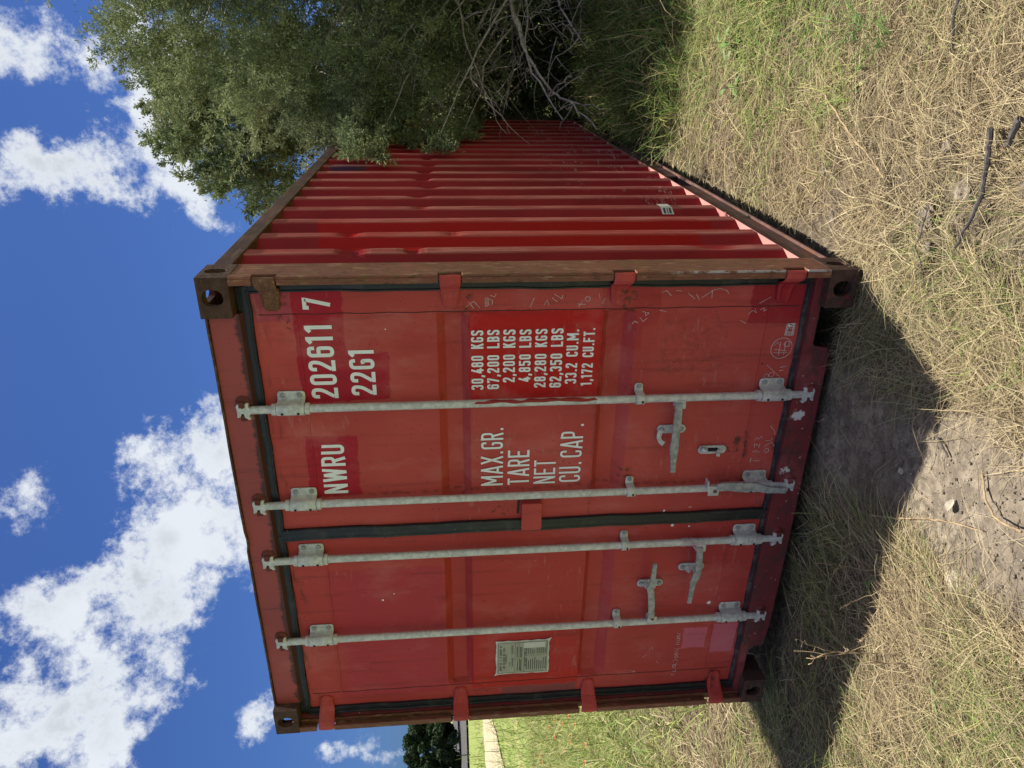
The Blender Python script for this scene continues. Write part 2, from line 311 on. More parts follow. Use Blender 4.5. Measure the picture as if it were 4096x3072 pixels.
def colattr_mat(name, rough=0.7, trans=0.3, spec=0.15, vary=True):
    mt, n, b = newmat(name)
    at = n.node('ShaderNodeAttribute'); at.attribute_name = 'Col'
    n.put(b.inputs['Base Color'], at.outputs['Color']); b.inputs['Roughness'].default_value = rough
    b.inputs['Specular IOR Level'].default_value = spec
    if trans > 0:
        tr = n.node('ShaderNodeBsdfTranslucent'); n.put(tr.inputs['Color'], at.outputs['Color'])
        mx = n.node('ShaderNodeMixShader'); mx.inputs[0].default_value = trans
        n.l.new(b.outputs[0], mx.inputs[1]); n.l.new(tr.outputs[0], mx.inputs[2])
        o = [q for q in n.n if q.type == 'OUTPUT_MATERIAL'][0]; n.l.new(mx.outputs[0], o.inputs[0])
    return mt
colattr_mat('blades', 0.65, 0.22); colattr_mat('leaves', 0.75, 0.2, 0.12)

# ground
SOIL = [(2.12, .2), (2.14, -.3), (2.10, -.55), (2.20, -.8), (2.36, -1.4), (1.70, -1.4), (1.62, -.95), (1.55, -.6), (1.36, -.35), (1.30, -.05), (1.30, .2)]
mt, n, b = newmat('ground_soil'); P = pos(n); x, y, z = n.sep(P)
n1 = n.noise(P, 2.2, 5, 0.6); n2 = n.noise(P, 22, 6, 0.7); n3 = n.noise(P, 140, 3, 0.6)
col = n.mix(n.ramp(n1, 0.35, 0.65), (0.245, 0.20, 0.145), (0.36, 0.30, 0.22))
col = n.mix(n.ramp(n2, 0.35, 0.7), (0.15, 0.122, 0.092), col)
col = n.mix(n.math('MULTIPLY', n.ramp(n3, 0.60, 0.72), 0.5), col, (0.46, 0.41, 0.32))
vor = n.node('ShaderNodeTexVoronoi', feature='DISTANCE_TO_EDGE'); vor.inputs['Scale'].default_value = 11
n.put(vor.inputs['Vector'], n.vmath('ADD', P, n.vmath('MULTIPLY', n.noise(P, 9, 4, 0.6, color=True), (0.10, 0.10, 0.1))))
ck = n.math('MULTIPLY', n.math('SUBTRACT', 1.0, n.ramp(vor.outputs[0], 0.004, 0.014)), n.ramp(n.noise(P, 3.1, 2, 0.5), 0.50, 0.6))
col = n.mix(n.math('MULTIPLY', ck, 0.35), col, (0.10, 0.083, 0.066))
at_ = n.node('ShaderNodeAttribute'); at_.attribute_name = 'bare'
lit_ = n.mix(n.ramp(n2, 0.35, 0.65), (0.075, 0.058, 0.042), (0.17, 0.135, 0.092))
col = n.mix(n.ramp(n.math('ADD', at_.outputs['Fac'], n.math('MULTIPLY_ADD', n2, 0.5, -0.25)), 0.25, 0.6), lit_, col)
# meadow litter colour further out
far = n.math('MULTIPLY', n.ramp(n.math('ADD', n.vmath('LENGTH', n.vmath('SUBTRACT', P, (1.2, 1.5, 0)), out=1), n.math('MULTIPLY', n1, 4)), 4.5, 9), 1.0)
mead = n.mix(n.ramp(n.noise(P, 0.6, 6, 0.7), 0.4, 0.62), (0.17, 0.24, 0.055), (0.30, 0.30, 0.115))
col = n.mix(far, col, mead)
setb(n, b, col, 0.95, 0, 0.05, n.math('ADD', n.math('ADD', n1, n.math('MULTIPLY', n2, 0.6)), n.math('SUBTRACT', n.math('MULTIPLY', n3, 0.12), n.math('MULTIPLY', ck, 0.2))), 0.9, 0.03)
mt, n, b = newmat('track_dirt'); P = pos(n)
c1 = n.noise(n.vmath('MULTIPLY', P, (0.5, 2.2, 1)), 1.2, 6, 0.65)
setb(n, b, n.mix(n.ramp(c1, 0.35, 0.68), (0.34, 0.28, 0.18), (0.50, 0.42, 0.28)), 0.95, 0, 0.05, c1, 0.5, 0.05)
mt, n, b = newmat('road_grey'); P = pos(n); c1 = n.noise(P, 0.8, 5, 0.65)
setb(n, b, n.mix(n.ramp(c1, 0.35, 0.68), (0.075, 0.072, 0.070), (0.105, 0.10, 0.095)), 0.9, 0, 0.1)

# ------------------------------------------------------------------ mesh helpers
WL = {}       # world position of every object we parent to
def link(name, mesh, mat=None, parent=None, loc=(0, 0, 0)):
    o = bpy.data.objects.new(name, mesh); COL.objects.link(o)
    if mesh is not None and mat is not None and len(mesh.materials) == 0: mesh.materials.append(MATS[mat])
    loc = Vector(loc); WL[o] = loc
    if parent is not None: o.parent = parent; o.location = loc-WL[parent]
    else: o.location = loc
    return o
def thing(name, label, cat, loc=(0, 0, 0), group=None):
    o = link(name, None, loc=loc); o.empty_display_size = 0.2
    o['label'] = label; o['category'] = cat
    if group: o['group'] = group
    return o
def tag(o, label, cat, group=None):
    o['label'] = label; o['category'] = cat
    if group: o['group'] = group
    return o

class MB:
    def __init__(s): s.v = []; s.f = []; s.m = []; s.cur = 0
    def add(s, vs, fs):
        k = len(s.v); s.v += [tuple(q) for q in vs]; s.f += [tuple(i+k for i in f) for f in fs]; s.m += [s.cur]*len(fs)
    def box(s, x0, x1, y0, y1, z0, z1):
        s.add([(x0, y0, z0), (x1, y0, z0), (x1, y1, z0), (x0, y1, z0), (x0, y0, z1), (x1, y0, z1), (x1, y1, z1), (x0, y1, z1)],
              [(0, 3, 2, 1), (4, 5, 6, 7), (0, 1, 5, 4), (1, 2, 6, 5), (2, 3, 7, 6), (3, 0, 4, 7)])
    def prism(s, pts, axis, a, b):
        """closed 2-D outline extruded along axis from a to b; 2-D is the two other axes in order"""
        n = len(pts)
        def mk(p, c):
            q = list(p); q.insert(axis, c); return tuple(q)
        s.add([mk(p, a) for p in pts]+[mk(p, b) for p in pts],
              [tuple(range(n))[::-1], tuple(range(n, 2*n))]+[(i, (i+1) % n, n+(i+1) % n, n+i) for i in range(n)])
    def ring(s, axis, outer, inner, a, b):
        """plate with a hole: outer rect (u0,u1,v0,v1), inner outline; depth a..b on axis"""
        N = len(inner); u0, u1, v0, v1 = outer
        cu = sum(p[0] for p in inner)/N; cv = sum(p[1] for p in inner)/N
        out = []
        for (u, v) in inner:
            du, dv = u-cu, v-cv
            tu = ((u1-cu)/du if du > 0 else (u0-cu)/du) if abs(du) > 1e-9 else 1e9
            tv = ((v1-cv)/dv if dv > 0 else (v0-cv)/dv) if abs(dv) > 1e-9 else 1e9
            t = min(tu, tv); out.append((cu+du*t, cv+dv*t))
        for (cx, cy) in ((u0, v0), (u1, v0), (u1, v1), (u0, v1)):   # snap nearest to corners
            i = min(range(N), key=lambda k: (out[k][0]-cx)**2+(out[k][1]-cy)**2); out[i] = (cx, cy)
        def mk(p, c):
            q = list(p); q.insert(axis, c); return tuple(q)
        vs = [mk(p, a) for p in out]+[mk(p, a) for p in inner]+[mk(p, b) for p in out]+[mk(p, b) for p in inner]
        fs = []
        for i in range(N):
            j = (i+1) % N
            fs += [(i, j, N+j, N+i), (2*N+i, 3*N+i, 3*N+j, 2*N+j), (N+i, N+j, 3*N+j, 3*N+i), (i, 2*N+i, 2*N+j, j)]
        s.add(vs, fs)
    def tube(s, pts, rad, n=8, cap=True):
        pts = [Vector(p) for p in pts]; rad = rad if isinstance(rad, (list, tuple)) else [rad]*len(pts)
        k = len(s.v); up = None
        for i, p in enumerate(pts):
            t = (pts[min(i+1, len(pts)-1)]-pts[max(i-1, 0)]).normalized()
            if up is None:
                up = t.orthogonal().normalized()
            up = (up-t*up.dot(t)).normalized(); sd_ = t.cross(up)
            for j in range(n):
                a = 2*math.pi*j/n; s.v.append(tuple(p+(up*math.cos(a)+sd_*math.sin(a))*rad[i]))
        for i in range(len(pts)-1):
            for j in range(n):
                s.f.append((k+i*n+j, k+i*n+(j+1) % n, k+(i+1)*n+(j+1) % n, k+(i+1)*n+j)); s.m.append(s.cur)
        if cap:
            s.f.append(tuple(k+j for j in range(n))[::-1]); s.f.append(tuple(k+(len(pts)-1)*n+j for j in range(n))); s.m += [s.cur]*2
    def bar(s, pts, w, t, up=(0, 0, 1)):
        """flat bar swept along pts; w in the 'up' direction, t across"""
        pts = [Vector(p) for p in pts]; ws = w if isinstance(w, (list, tuple)) else [w]*len(pts); k = len(s.v)
        for i, p in enumerate(pts):
            tg = (pts[min(i+1, len(pts)-1)]-pts[max(i-1, 0)]).normalized()
            u = Vector(up); u = (u-tg*u.dot(tg)).normalized(); sd_ = tg.cross(u)
            for a, b in ((-1, -1), (1, -1), (1, 1), (-1, 1)): s.v.append(tuple(p+u*a*ws[i]/2+sd_*b*t/2))
        for i in range(len(pts)-1):
            for j in range(4): s.f.append((k+i*4+j, k+i*4+(j+1) % 4, k+(i+1)*4+(j+1) % 4, k+(i+1)*4+j)); s.m.append(s.cur)
        s.f += [(k+3, k+2, k+1, k), tuple(k+(len(pts)-1)*4+j for j in range(4))]; s.m += [s.cur]*2
    def lathe(s, prof, c, axis=2, n=12):
        k = len(s.v)
        for (r, h) in prof:
            for j in range(n):
                a = 2*math.pi*j/n; q = [r*math.cos(a), r*math.sin(a)]; q.insert(axis, h)
                s.v.append((c[0]+q[0], c[1]+q[1], c[2]+q[2]))
        for i in range(len(prof)-1):
            for j in range(n): s.f.append((k+i*n+j, k+i*n+(j+1) % n, k+(i+1)*n+(j+1) % n, k+(i+1)*n+j)); s.m.append(s.cur)
        s.f += [tuple(k+j for j in range(n))[::-1], tuple(k+(len(prof)-1)*n+j for j in range(n))]; s.m += [s.cur]*2
    def mesh(s, name, bevel=0.0, smooth=False, seg=2, mats=None, rough=0.0):
        me = bpy.data.meshes.new(name); me.from_pydata(s.v, [], s.f)
        for q in (mats or []): me.materials.append(MATS[q])
        if mats: me.polygons.foreach_set('material_index', s.m)
        bm = bmesh.new(); bm.from_mesh(me)
        bmesh.ops.recalc_face_normals(bm, faces=bm.faces)
        if bevel > 0:
            ed = [e for e in bm.edges if len(e.link_faces) == 2 and e.calc_face_angle(0) > 0.6]
            bmesh.ops.bevel(bm, geom=ed, offset=bevel, segments=seg, affect='EDGES', profile=0.6, clamp_overlap=True)
        bm.to_mesh(me); bm.free()
        if smooth:
            me.polygons.foreach_set('use_smooth', [True]*len(me.polygons))
        me.update(); return me
    def obj(s, name, mat, parent=None, loc=(0, 0, 0), bevel=0.0, smooth=False, mats=None, seg=2):
        """vertices are in world coordinates; loc is the object's origin"""
        L = Vector(loc); s.v = [(q[0]-L.x, q[1]-L.y, q[2]-L.z) for q in s.v]
        me = s.mesh(name, bevel, smooth, seg, mats)
        if smooth and hasattr(me, 'set_sharp_from_angle'): me.set_sharp_from_angle(angle=math.radians(38))
        return link(name, me, mat, parent, loc)

def stadium(cu, cv, hu, hv, n=20):
    """rounded slot outline"""
    r = min(hu, hv)*0.98; pts = []
    for i in range(n):
        a = 2*math.pi*(i+0.5)/n; pts.append((cu+math.copysign(hu-r, math.cos(a))+r*math.cos(a), cv+math.copysign(hv-r, math.sin(a))+r*math.sin(a)))
    return pts

# ------------------------------------------------------------------ value noise in numpy
_tab = np.random.default_rng(3).random((256, 256))
def vnoise(x, y):
    xi = np.floor(x).astype(int); yi = np.floor(y).astype(int); fx = x-xi; fy = y-yi
    fx = fx*fx*(3-2*fx); fy = fy*fy*(3-2*fy)
    a = _tab[xi % 256, yi % 256]; b_ = _tab[(xi+1) % 256, yi % 256]; c = _tab[xi % 256, (yi+1) % 256]; d_ = _tab[(xi+1) % 256, (yi+1) % 256]
    return (a*(1-fx)+b_*fx)*(1-fy)+(c*(1-fx)+d_*fx)*fy
def fbm(x, y, o=4):
    s_ = 0; a = 0.5; t = 0
    for i in range(o): s_ = s_+a*vnoise(x*2**i+17.3*i, y*2**i+5.1*i); t += a; a *= 0.5
    return s_/t
def polyd(px, py, poly):
    """signed distance, positive inside"""
    px = np.asarray(px, float); py = np.asarray(py, float); dmin = np.full(px.shape, 1e9); ins = np.zeros(px.shape, bool); n_ = len(poly)
    for i in range(n_):
        ax, ay = poly[i]; bx, by = poly[(i+1) % n_]; ex, ey = bx-ax, by-ay
        t = np.clip(((px-ax)*ex+(py-ay)*ey)/(ex*ex+ey*ey), 0, 1)
        dmin = np.minimum(dmin, np.hypot(px-ax-t*ex, py-ay-t*ey))
        cond = ((ay > py) != (by > py)) & (px < (bx-ax)*(py-ay)/((by-ay) if by != ay else 1e-9)+ax)
        ins ^= cond
    return np.where(ins, dmin, -dmin)
SOIL2 = [(1.06, .06), (.98, -.1), (1.02, -.52), (.90, -.5), (.92, -.2), (.85, .06)]
SOIL3 = [(.30, .1), (.28, -.22), (.12, -.25), (.02, 0.1)]
def ground_h(x, y):
    near = 1/(1+((x-1.5)**2+(y-0.5)**2)/60)
    h = -0.045+0.05*(fbm(x*0.9, y*0.9, 3)-0.5)*2*0.8+0.030*(fbm(x*5, y*5, 4)-0.5)+0.02*(fbm(x*19, y*19, 3)-0.5)*near
    s_ = np.clip(polyd(x, y, SOIL)/0.25, -0.3, 1); h = h+0.022*s_+0.010*np.clip(s_*2, 0, 1)*(fbm(x*9+5, y*9, 4)-0.5)-0.022*np.exp(-((x-1.72+0.25*y)/0.07)**2)*(y < -0.1)*(y > -.75)*(fbm(x*6, y*6, 2))
    # tyre-churned lumps right of the container corner
    k = np.exp(-(((x-2.85)/0.5)**2+((y+0.4)/0.55)**2)); h = h+k*0.07*(fbm(x*11+3, y*11, 4)-0.5)*2
    dist = np.hypot(x-1.5, y-1); h = h+np.clip((dist-5)/60, 0, 1)*(fbm(x*0.05, y*0.05, 3)-0.5)*0.5
    h = h+np.clip((dist-125)/50, 0, 3)*1.3
    inside = (x > 0.02) & (x < 2.42) & (y > 0.1) & (y < 6.0)
    return np.where(inside, np.minimum(h, -0.03), h)

# ---- ground sheet
N = 380; tt = np.linspace(-1, 1, N); sc_ = 0.366*np.sinh(8.5*tt)
gx, gy = np.meshgrid(1.9+sc_, 0.0+sc_, indexing='ij'); gz = ground_h(gx, gy)
def grid_mesh(name, gx, gy, gz):
    A, B = gx.shape; me = bpy.data.meshes.new(name); V = np.stack([gx, gy, gz], -1).reshape(-1, 3)
    i = np.arange(A-1)[:, None]*B+np.arange(B-1)[None, :]; F = np.stack([i, i+B, i+B+1, i+1], -1).reshape(-1, 4)
    me.vertices.add(len(V)); me.vertices.foreach_set('co', V.ravel().astype(np.float32))
    me.loops.add(F.size); me.loops.foreach_set('vertex_index', F.ravel().astype(np.int32))
    me.polygons.add(len(F)); me.polygons.foreach_set('loop_start', np.arange(0, F.size, 4, dtype=np.int32)); me.polygons.foreach_set('loop_total', np.full(len(F), 4, np.int32))
    me.update(calc_edges=True); me.validate(); me.polygons.foreach_set('use_smooth', np.ones(len(me.polygons), bool)); return me
g = link('ground', grid_mesh('ground', gx, gy, gz), 'ground_soil'); g['kind'] = 'structure'
# strips far left: direction roughly seen from the camera, lying across the view
def strip(name, a0, a1, b0, b1, mat, lift, nu=60, nv=10, wob=0.0):
    a0, a1, b0, b1 = [np.array(q, float) for q in (a0, a1, b0, b1)]
    u = np.linspace(0, 1, nu)[:, None, None]; v = np.linspace(0, 1, nv)[None, :, None]
    P_ = (a0*(1-u)+a1*u)*(1-v)+(b0*(1-u)+b1*u)*v
    off = wob*(fbm(P_[..., 0]*0.3, P_[..., 1]*0.3, 4)-0.5)*2; P_ = P_+np.stack([off*0.7, off*0.7], -1)
    h = ground_h(P_[..., 0], P_[..., 1])+lift
    o = link(name, grid_mesh(name, P_[..., 0], P_[..., 1], h), mat); o['kind'] = 'structure'; return o
strip('dirt_track', (-37.5, 44), (-32.5, 12), (-33, 30), (-13, 6.3), 'track_dirt', 0.05, wob=0.5, nv=24)
strip('road', (-40, 92), (-135, 42), (-75, 190), (-250, 80), 'road_grey', 0.30, nv=30)
# ================================================================== SHIPPING CONTAINER
W_, L_, H_ = 2.438, 6.058, 2.591
YD = 0.085                     # door face
box_c = thing('shipping_container', 'weathered red steel shipping container with white lettering on its closed doors', 'shipping container', (W_/2, L_/2, 0))
# corner castings: hollow blocks with slots in the outer faces
def casting(sx, sy, top):
    """sx 0 left / 1 right, sy 0 front / 1 back"""
    mb = MB(); x0 = 0 if sx == 0 else W_-.162; x1 = x0+.162
    y0 = 0 if sy == 0 else L_-.178; y1 = y0+.178; z0 = H_-.118 if top else 0; z1 = z0+.118; T = 0.026
    zc = (z0+z1)/2+(0.004 if top else -0.002)
    ex = stadium((x0+x1)/2, zc, .033, .040); exs = stadium((y0+y1)/2, zc, .026, .041); tp = stadium((x0+x1)/2, (y0+y1)/2, .032, .062)
    fy, by = (y0, y1) if sy == 0 else (y1, y0)
    s_ = 1 if sy == 0 else -1
    mb.ring(1, (x0, x1, z0, z1), ex, fy, fy+s_*T)
    if sx: mb.ring(0, (y0+T, y1, z0, z1), exs, x1-T, x1); mb.box(x0, x0+T*.5, y0+T, y1, z0, z1)
    else: mb.ring(0, (y0+T, y1, z0, z1), exs, x0, x0+T); mb.box(x1-T*.5, x1, y0+T, y1, z0, z1)
    xa, xb = x0+T*(.5 if sx else 1), x1-T*(1 if sx else .5)
    if top: mb.ring(2, (xa, xb, y0+T, y1), tp, z1-T, z1); mb.box(xa, xb, y0+T, y1, z0, z0+T*.5)
    else: mb.ring(2, (xa, xb, y0+T, y1), tp, z0, z0+T); mb.box(xa, xb, y0+T, y1, z1-T*.5, z1)
    mb.box(xa, xb, (y1-T*.5) if sy == 0 else y0+T, y1 if sy == 0 else y0+T*1.5, z0+T, z1-T)
    return mb.obj('corner_casting', 'casting_rust', box_c, ((x0+x1)/2, (y0+y1)/2, (z0+z1)/2), bevel=0.004)
for sx in (0, 1):
    for sy in (0, 1):
        for top in (0, 1): casting(sx, sy, top)
HZ = [dz(z_, 1.0) for z_ in (2.342, 1.646, 0.962, 0.262)]
# door-end corner posts: outer leg at the front plane with a slot at every hinge, back to the side panel
for sx in (0, 1):
    mb = MB(); X = lambda v: v if sx == 0 else W_-v
    def bx(a, b_, *r): mb.box(min(X(a), X(b_)), max(X(a), X(b_)), *r)
    edges = [.118]+[q for h in sorted(HZ) for q in (h-.046, h+.046)]+[H_-.118]
    for i in range(0, len(edges), 2): bx(0, .010, 0.002, .045, edges[i], edges[i+1]); bx(.010, .034, 0.0, .012, edges[i], edges[i+1])
    bx(.002, .012, .045, .186, .118, H_-.118)
    bx(.012, .034, .045, .055, .118, H_-.118)
    bx(.012, .150, .176, .186, .118, H_-.118)
    bx(.012, .046, .095, .105, .118, H_-.118)
    mb.obj('corner_post', 'post_paint', box_c, (X(.02), .09, 1.3), bevel=0.0025)
    mb = MB()
    bx(.036, .043, .056, .094, .118, H_-.118)
    mb.obj('post_channel', 'sill_paint', box_c, (X(.04), .07, 1.3))
# header and sill
mb = MB()
mb.prism([(.050, H_-.012), (.050, dz(2.458, 1.0074)), (.075, dz(2.445, 1.0074)), (.115, dz(2.445, 1.0074)), (.115, H_-.012)], 0, .162, W_-.162)
mb.obj('header', 'header_paint', box_c, (W_/2, .08, 2.52)); mb = MB()
# the thin turned edge of the roof plate, a little buckled
vs = []; n_ = 60
for i in range(n_+1):
    xx = .162+(W_-.324)*i/n_; wv = .0018*math.sin(xx*9)+.001*math.sin(xx*23+1)+(-.010 if abs(xx-1.19) < .03 else 0)
    vs += [(xx, .036+wv*.4, H_-.010+wv*.6), (xx, .036+wv*.4, H_-.003+wv*.6), (xx, .16, H_-.003), (xx, .16, H_-.010)]
fs = []
for i in range(n_):
    for j in range(4): a = i*4+j; b_ = i*4+(j+1) % 4; fs.append((a, b_, b_+4, a+4))
mb.add(vs, fs); mb.obj('roof_edge', 'rail_paint', box_c, (W_/2, .08, 2.585))
mb = MB()
zt, zb = .150, .022
out_ = [(.162, .118), (.162, .112), (.350, .112), (.362, .098), (.366, .035), (.50, zb), (1.0, zb-.004), (1.5, zb), (2.02, .026), (2.078, .040), (2.088, .100), (2.10, .108), (2.276, .108), (2.276, .118), (2.40, .118), (2.40, zt), (.04, zt), (.04, .118)]
mb.prism(out_, 1, .046, .058)
mb.box(.04, 2.40, .058, .13, .125, zt); mb.box(.38, 2.07, .058, .13, zb, zb+.008)
mb.obj('door_sill', 'sill_paint', box_c, (W_/2, .08, .09), bevel=0.002)
# side walls: trapezoid corrugations, with a few dents
CY0, CP = .4410, .2887
def side_wall(sx):
    ys = []; dep = []
    k = -1
    yy = CY0-CP
    prof = [(-.070, 0), (0, 0), (.064, .036), (.146, .036)]
    pts = [(.186, .036)]
    for k in range(0, 19):
        e = CY0+k*CP
        for o_, d_ in ((-.138, .036), (-.070, 0), (0, 0), (.066, .036)):
            if .19 < e+o_ < 5.88: pts.append((e+o_, d_))
    pts.append((5.88, .036))
    NZ = 90; Z_ = np.linspace(.150, 2.505, NZ)
    # widen to extra columns so that dents have shape
    P2 = []
    for i in range(len(pts)-1):
        a, b_ = pts[i], pts[i+1]; mN = 3 if a[0] < 3.2 and sx else 1
        for q in range(mN): t = q/mN; P2.append((a[0]+(b_[0]-a[0])*t, a[1]+(b_[1]-a[1])*t))
    P2.append(pts[-1]); P2 = np.array(P2)
    yy, zz = np.meshgrid(P2[:, 0], Z_, indexing='ij'); dd = np.repeat(P2[:, 1][:, None], NZ, 1).copy()
    DENTS = [(.40, 2.06, .045, .020), (.42, 1.80, .03, .016), (.71, 2.10, .04, .010), (.69, 1.62, .04, .006), (1.28, 1.78, .04, .006),
             (2.17, 1.79, .035, .022), (2.46, 1.78, .035, .024), (2.75, 1.76, .035, .026), (1.89, 1.74, .05, .010), (1.60, 1.80, .05, .008), (3.05, 1.77, .03, .012), (.42, .45, .10, .008)]
    yo = yy.copy()
    if sx:
        for (a, c, r, q) in DENTS:
            g_ = np.exp(-(((zz-c)/r)**2+((yy-a)/.055)**2)); dd += q*g_; yo -= q*.9*g_
        dd += .003*(fbm(yy*2, zz*1.5, 3)-.5)+.0015*(fbm(yy*4+9, zz*5, 2)-.5)
    xx = (W_-.011-dd) if sx else (.011+dd)
    me = grid_mesh('side_wall', xx, yo, zz)
    me.polygons.foreach_set('use_smooth', np.zeros(len(me.polygons), bool))
    o = link('side_wall', me, 'side_paint', box_c, (0, 0, 0)); return o
side_wall(1); side_wall(0)
for sx in (0, 1):
    X = lambda v: v if sx == 0 else W_-v
    def bx(mb, a, b_, *r): mb.box(min(X(a), X(b_)), max(X(a), X(b_)), *r)
    mb = MB(); bx(mb, 0.004, .064, .178, 5.88, 2.500, 2.574)
    o = mb.obj('top_side_rail', 'rail_paint', box_c, (X(.03), 3.03, 2.54), bevel=0.004)
    # bottom rail: ledge, web, lip, with two fork pockets
    mb = MB()
    for (a, b_) in ((.178, 1.905), (2.265, 3.79), (4.15, 5.88)):
        bx(mb, .014, .022, a, b_, .058, .152)
    bx(mb, .014, .022, 1.905, 2.265, .134, .152); bx(mb, .014, .022, 3.79, 4.15, .134, .152)
    bx(mb, .0, .060, .178, 5.88, .046, .057)
    mb.obj('bottom_side_rail', 'rail_paint', box_c, (X(.02), 3.03, .1), bevel=0.0015)
    mb = MB(); bx(mb, .010, .070, .178, 5.88, .1525, .1565)
    mb.obj('rail_ledge', 'lit_ledge_paint', box_c, (X(.03), 3.03, .155))
    for a in (1.91, 3.795):
        mb = MB()
        bx(mb, .022, .40, a, a+.35, .125, .133)
        bx(mb, .022, .40, a-.006, a, .058, .125); bx(mb, .022, .40, a+.35, a+.356, .058, .125); bx(mb, .39, .40, a, a+.35, .058, .125)
        mb.obj('fork_pocket', 'dark_inside', box_c, (X(.2), a, .1))
# ends, roof, floor, cross members
mb = MB(); mb.box(.04, W_-.04, 5.95, 5.99, .15, 2.5); mb.box(.16, W_-.16, 5.93, 6.03, 2.48, 2.58); mb.box(.16, W_-.16, 5.93, 6.03, .03, .16)
for X0 in (.012, W_-.16): mb.box(X0, X0+.148, 5.89, 6.04, .118, H_-.118)
mb.obj('front_wall', 'side_paint', box_c, (W_/2, 6, 1.3))
ny, nx = 240, 8
yy = np.linspace(.12, 5.93, ny); xx = np.linspace(.05, W_-.05, nx); gx_, gy_ = np.meshgrid(xx, yy, indexing='ij')
gz_ = 2.566+.006*np.sign(np.sin(gy_*2*np.pi/.209))+.006*np.sin(np.pi*gx_/W_)
link('roof_panel', grid_mesh('roof_panel', gx_, gy_, gz_), 'roof_paint', box_c)
mb = MB(); mb.box(.07, W_-.07, .13, 5.9, .150, .176); mb.obj('floor', 'dark_inside', box_c, (W_/2, 3, .16))  # unseen floor slab, added to block light
for i in range(12):
    mb = MB(); y0 = .45+i*.46; mb.box(.071, W_-.071, y0, y0+.045, .035, .148); mb.obj('cross_member', 'dark_inside', box_c, (W_/2, y0, .09))

# ---------------------------------------------------------------- doors
XS = (.082, dx(1.212), dx(1.268), W_-.080)
ZB, ZT = dz(.188), dz(2.406)
CH = [(dz(1.703), dz(1.670), dz(1.604), dz(1.571)), (dz(1.031), dz(1.004), dz(.936), dz(.888))]
def door_leaf(x0, x1, cx0, cx1, mat, label):
    """one skin: stiles and rails in the face plane, two recessed channels between cx0 and cx1"""
    zs = [ZB, dz(.333)]; dp = [0, 0]
    for (a, b_, c, d_) in CH[::-1]: zs += [d_, c, b_, a]; dp += [0, .042, .042, 0]
    zs += [dz(2.238), ZT]; dp += [0, 0]
    # refine vertically for gentle unevenness
    Zr, Dr = [], []
    for i in range(len(zs)-1):
        m_ = 6 if dp[i] == dp[i+1] == 0 else 2
        for q in range(m_): t = q/m_; Zr.append(zs[i]+(zs[i+1]-zs[i])*t); Dr.append(dp[i]+(dp[i+1]-dp[i])*t)
    Zr.append(zs[-1]); Dr.append(0)
    xs = [x0, cx0-.001, cx0+.016]+list(np.linspace(cx0+.05, cx1-.05, 16))+[cx1-.016, cx1+.001, x1]
    xf = [0, 0, .7]+[1]*16+[.7, 0, 0]
    gx_, gz_ = np.meshgrid(np.array(xs), np.array(Zr), indexing='ij')
    D_ = np.array(xf)[:, None]*np.array(Dr)[None, :]
    inn = (np.array(xf)[:, None] > .9)*np.ones_like(D_)
    yy_ = YD+D_+inn*(.0035*(fbm(gx_*3+x0*7, gz_*3, 3)-.5)*2)
    yy_ = yy_+np.where((gx_ > cx0) & (gx_ < cx1) & (gz_ > zs[1]) & (gz_ < zs[-2]), .0025, 0)
    me = grid_mesh('door', gx_, yy_, gz_); me.polygons.foreach_set('use_smooth', np.zeros(len(me.polygons), bool))
    # thickness: edge frame behind the skin
    leaf = link('door', me, mat, box_c); leaf['label'] = label
    mb = MB()
    mb.box(x0, x1, YD+.012, YD+.05, ZB, ZB+.01); mb.box(x0, x1, YD+.012, YD+.05, ZT-.01, ZT); mb.box(x0, x0+.01, YD+.012, YD+.05, ZB+.01, ZT-.01); mb.box(x1-.01, x1, YD+.012, YD+.05, ZB+.01, ZT-.01)
    mb.obj('door_edge', mat, leaf, (x0, YD, ZB))
    # seams
    def wob(a, b_, n_, vertical, c):
        pts = []
        for i in range(n_+1):
            t = a+(b_-a)*i/n_; wv = .0012*math.sin(t*31)+.001*math.sin(t*77)
            pts.append((c+wv, YD-.0006, t) if vertical else (t, YD-.0006, c+wv))
        return pts
    for c in (cx0-.004, cx1+.004):
        mb = MB(); mb.bar(wob(ZB+.02, ZT-.02, 40, True, c), .0032, .0016, up=(1, 0, 0)); mb.obj('seam', 'seam_dirt', leaf, (c, YD, 1))
    for c in (dz(.333), dz(2.238)):
        mb = MB(); mb.bar([(p_[0], YD-.002, p_[2]+.006) for p_ in wob(cx0, cx1, 30, False, c)], .007, .005); mb.obj('weld_line', mat, leaf, (cx0, YD, c))
    return leaf
leafL = door_leaf(XS[0], XS[1], dx(.245), dx(1.100), 'door_left_paint', 'left door leaf carrying the data plate')
leafR = door_leaf(XS[2], XS[3], dx(1.395), dx(2.275), 'door_right_paint', 'right door leaf carrying the white lettering')
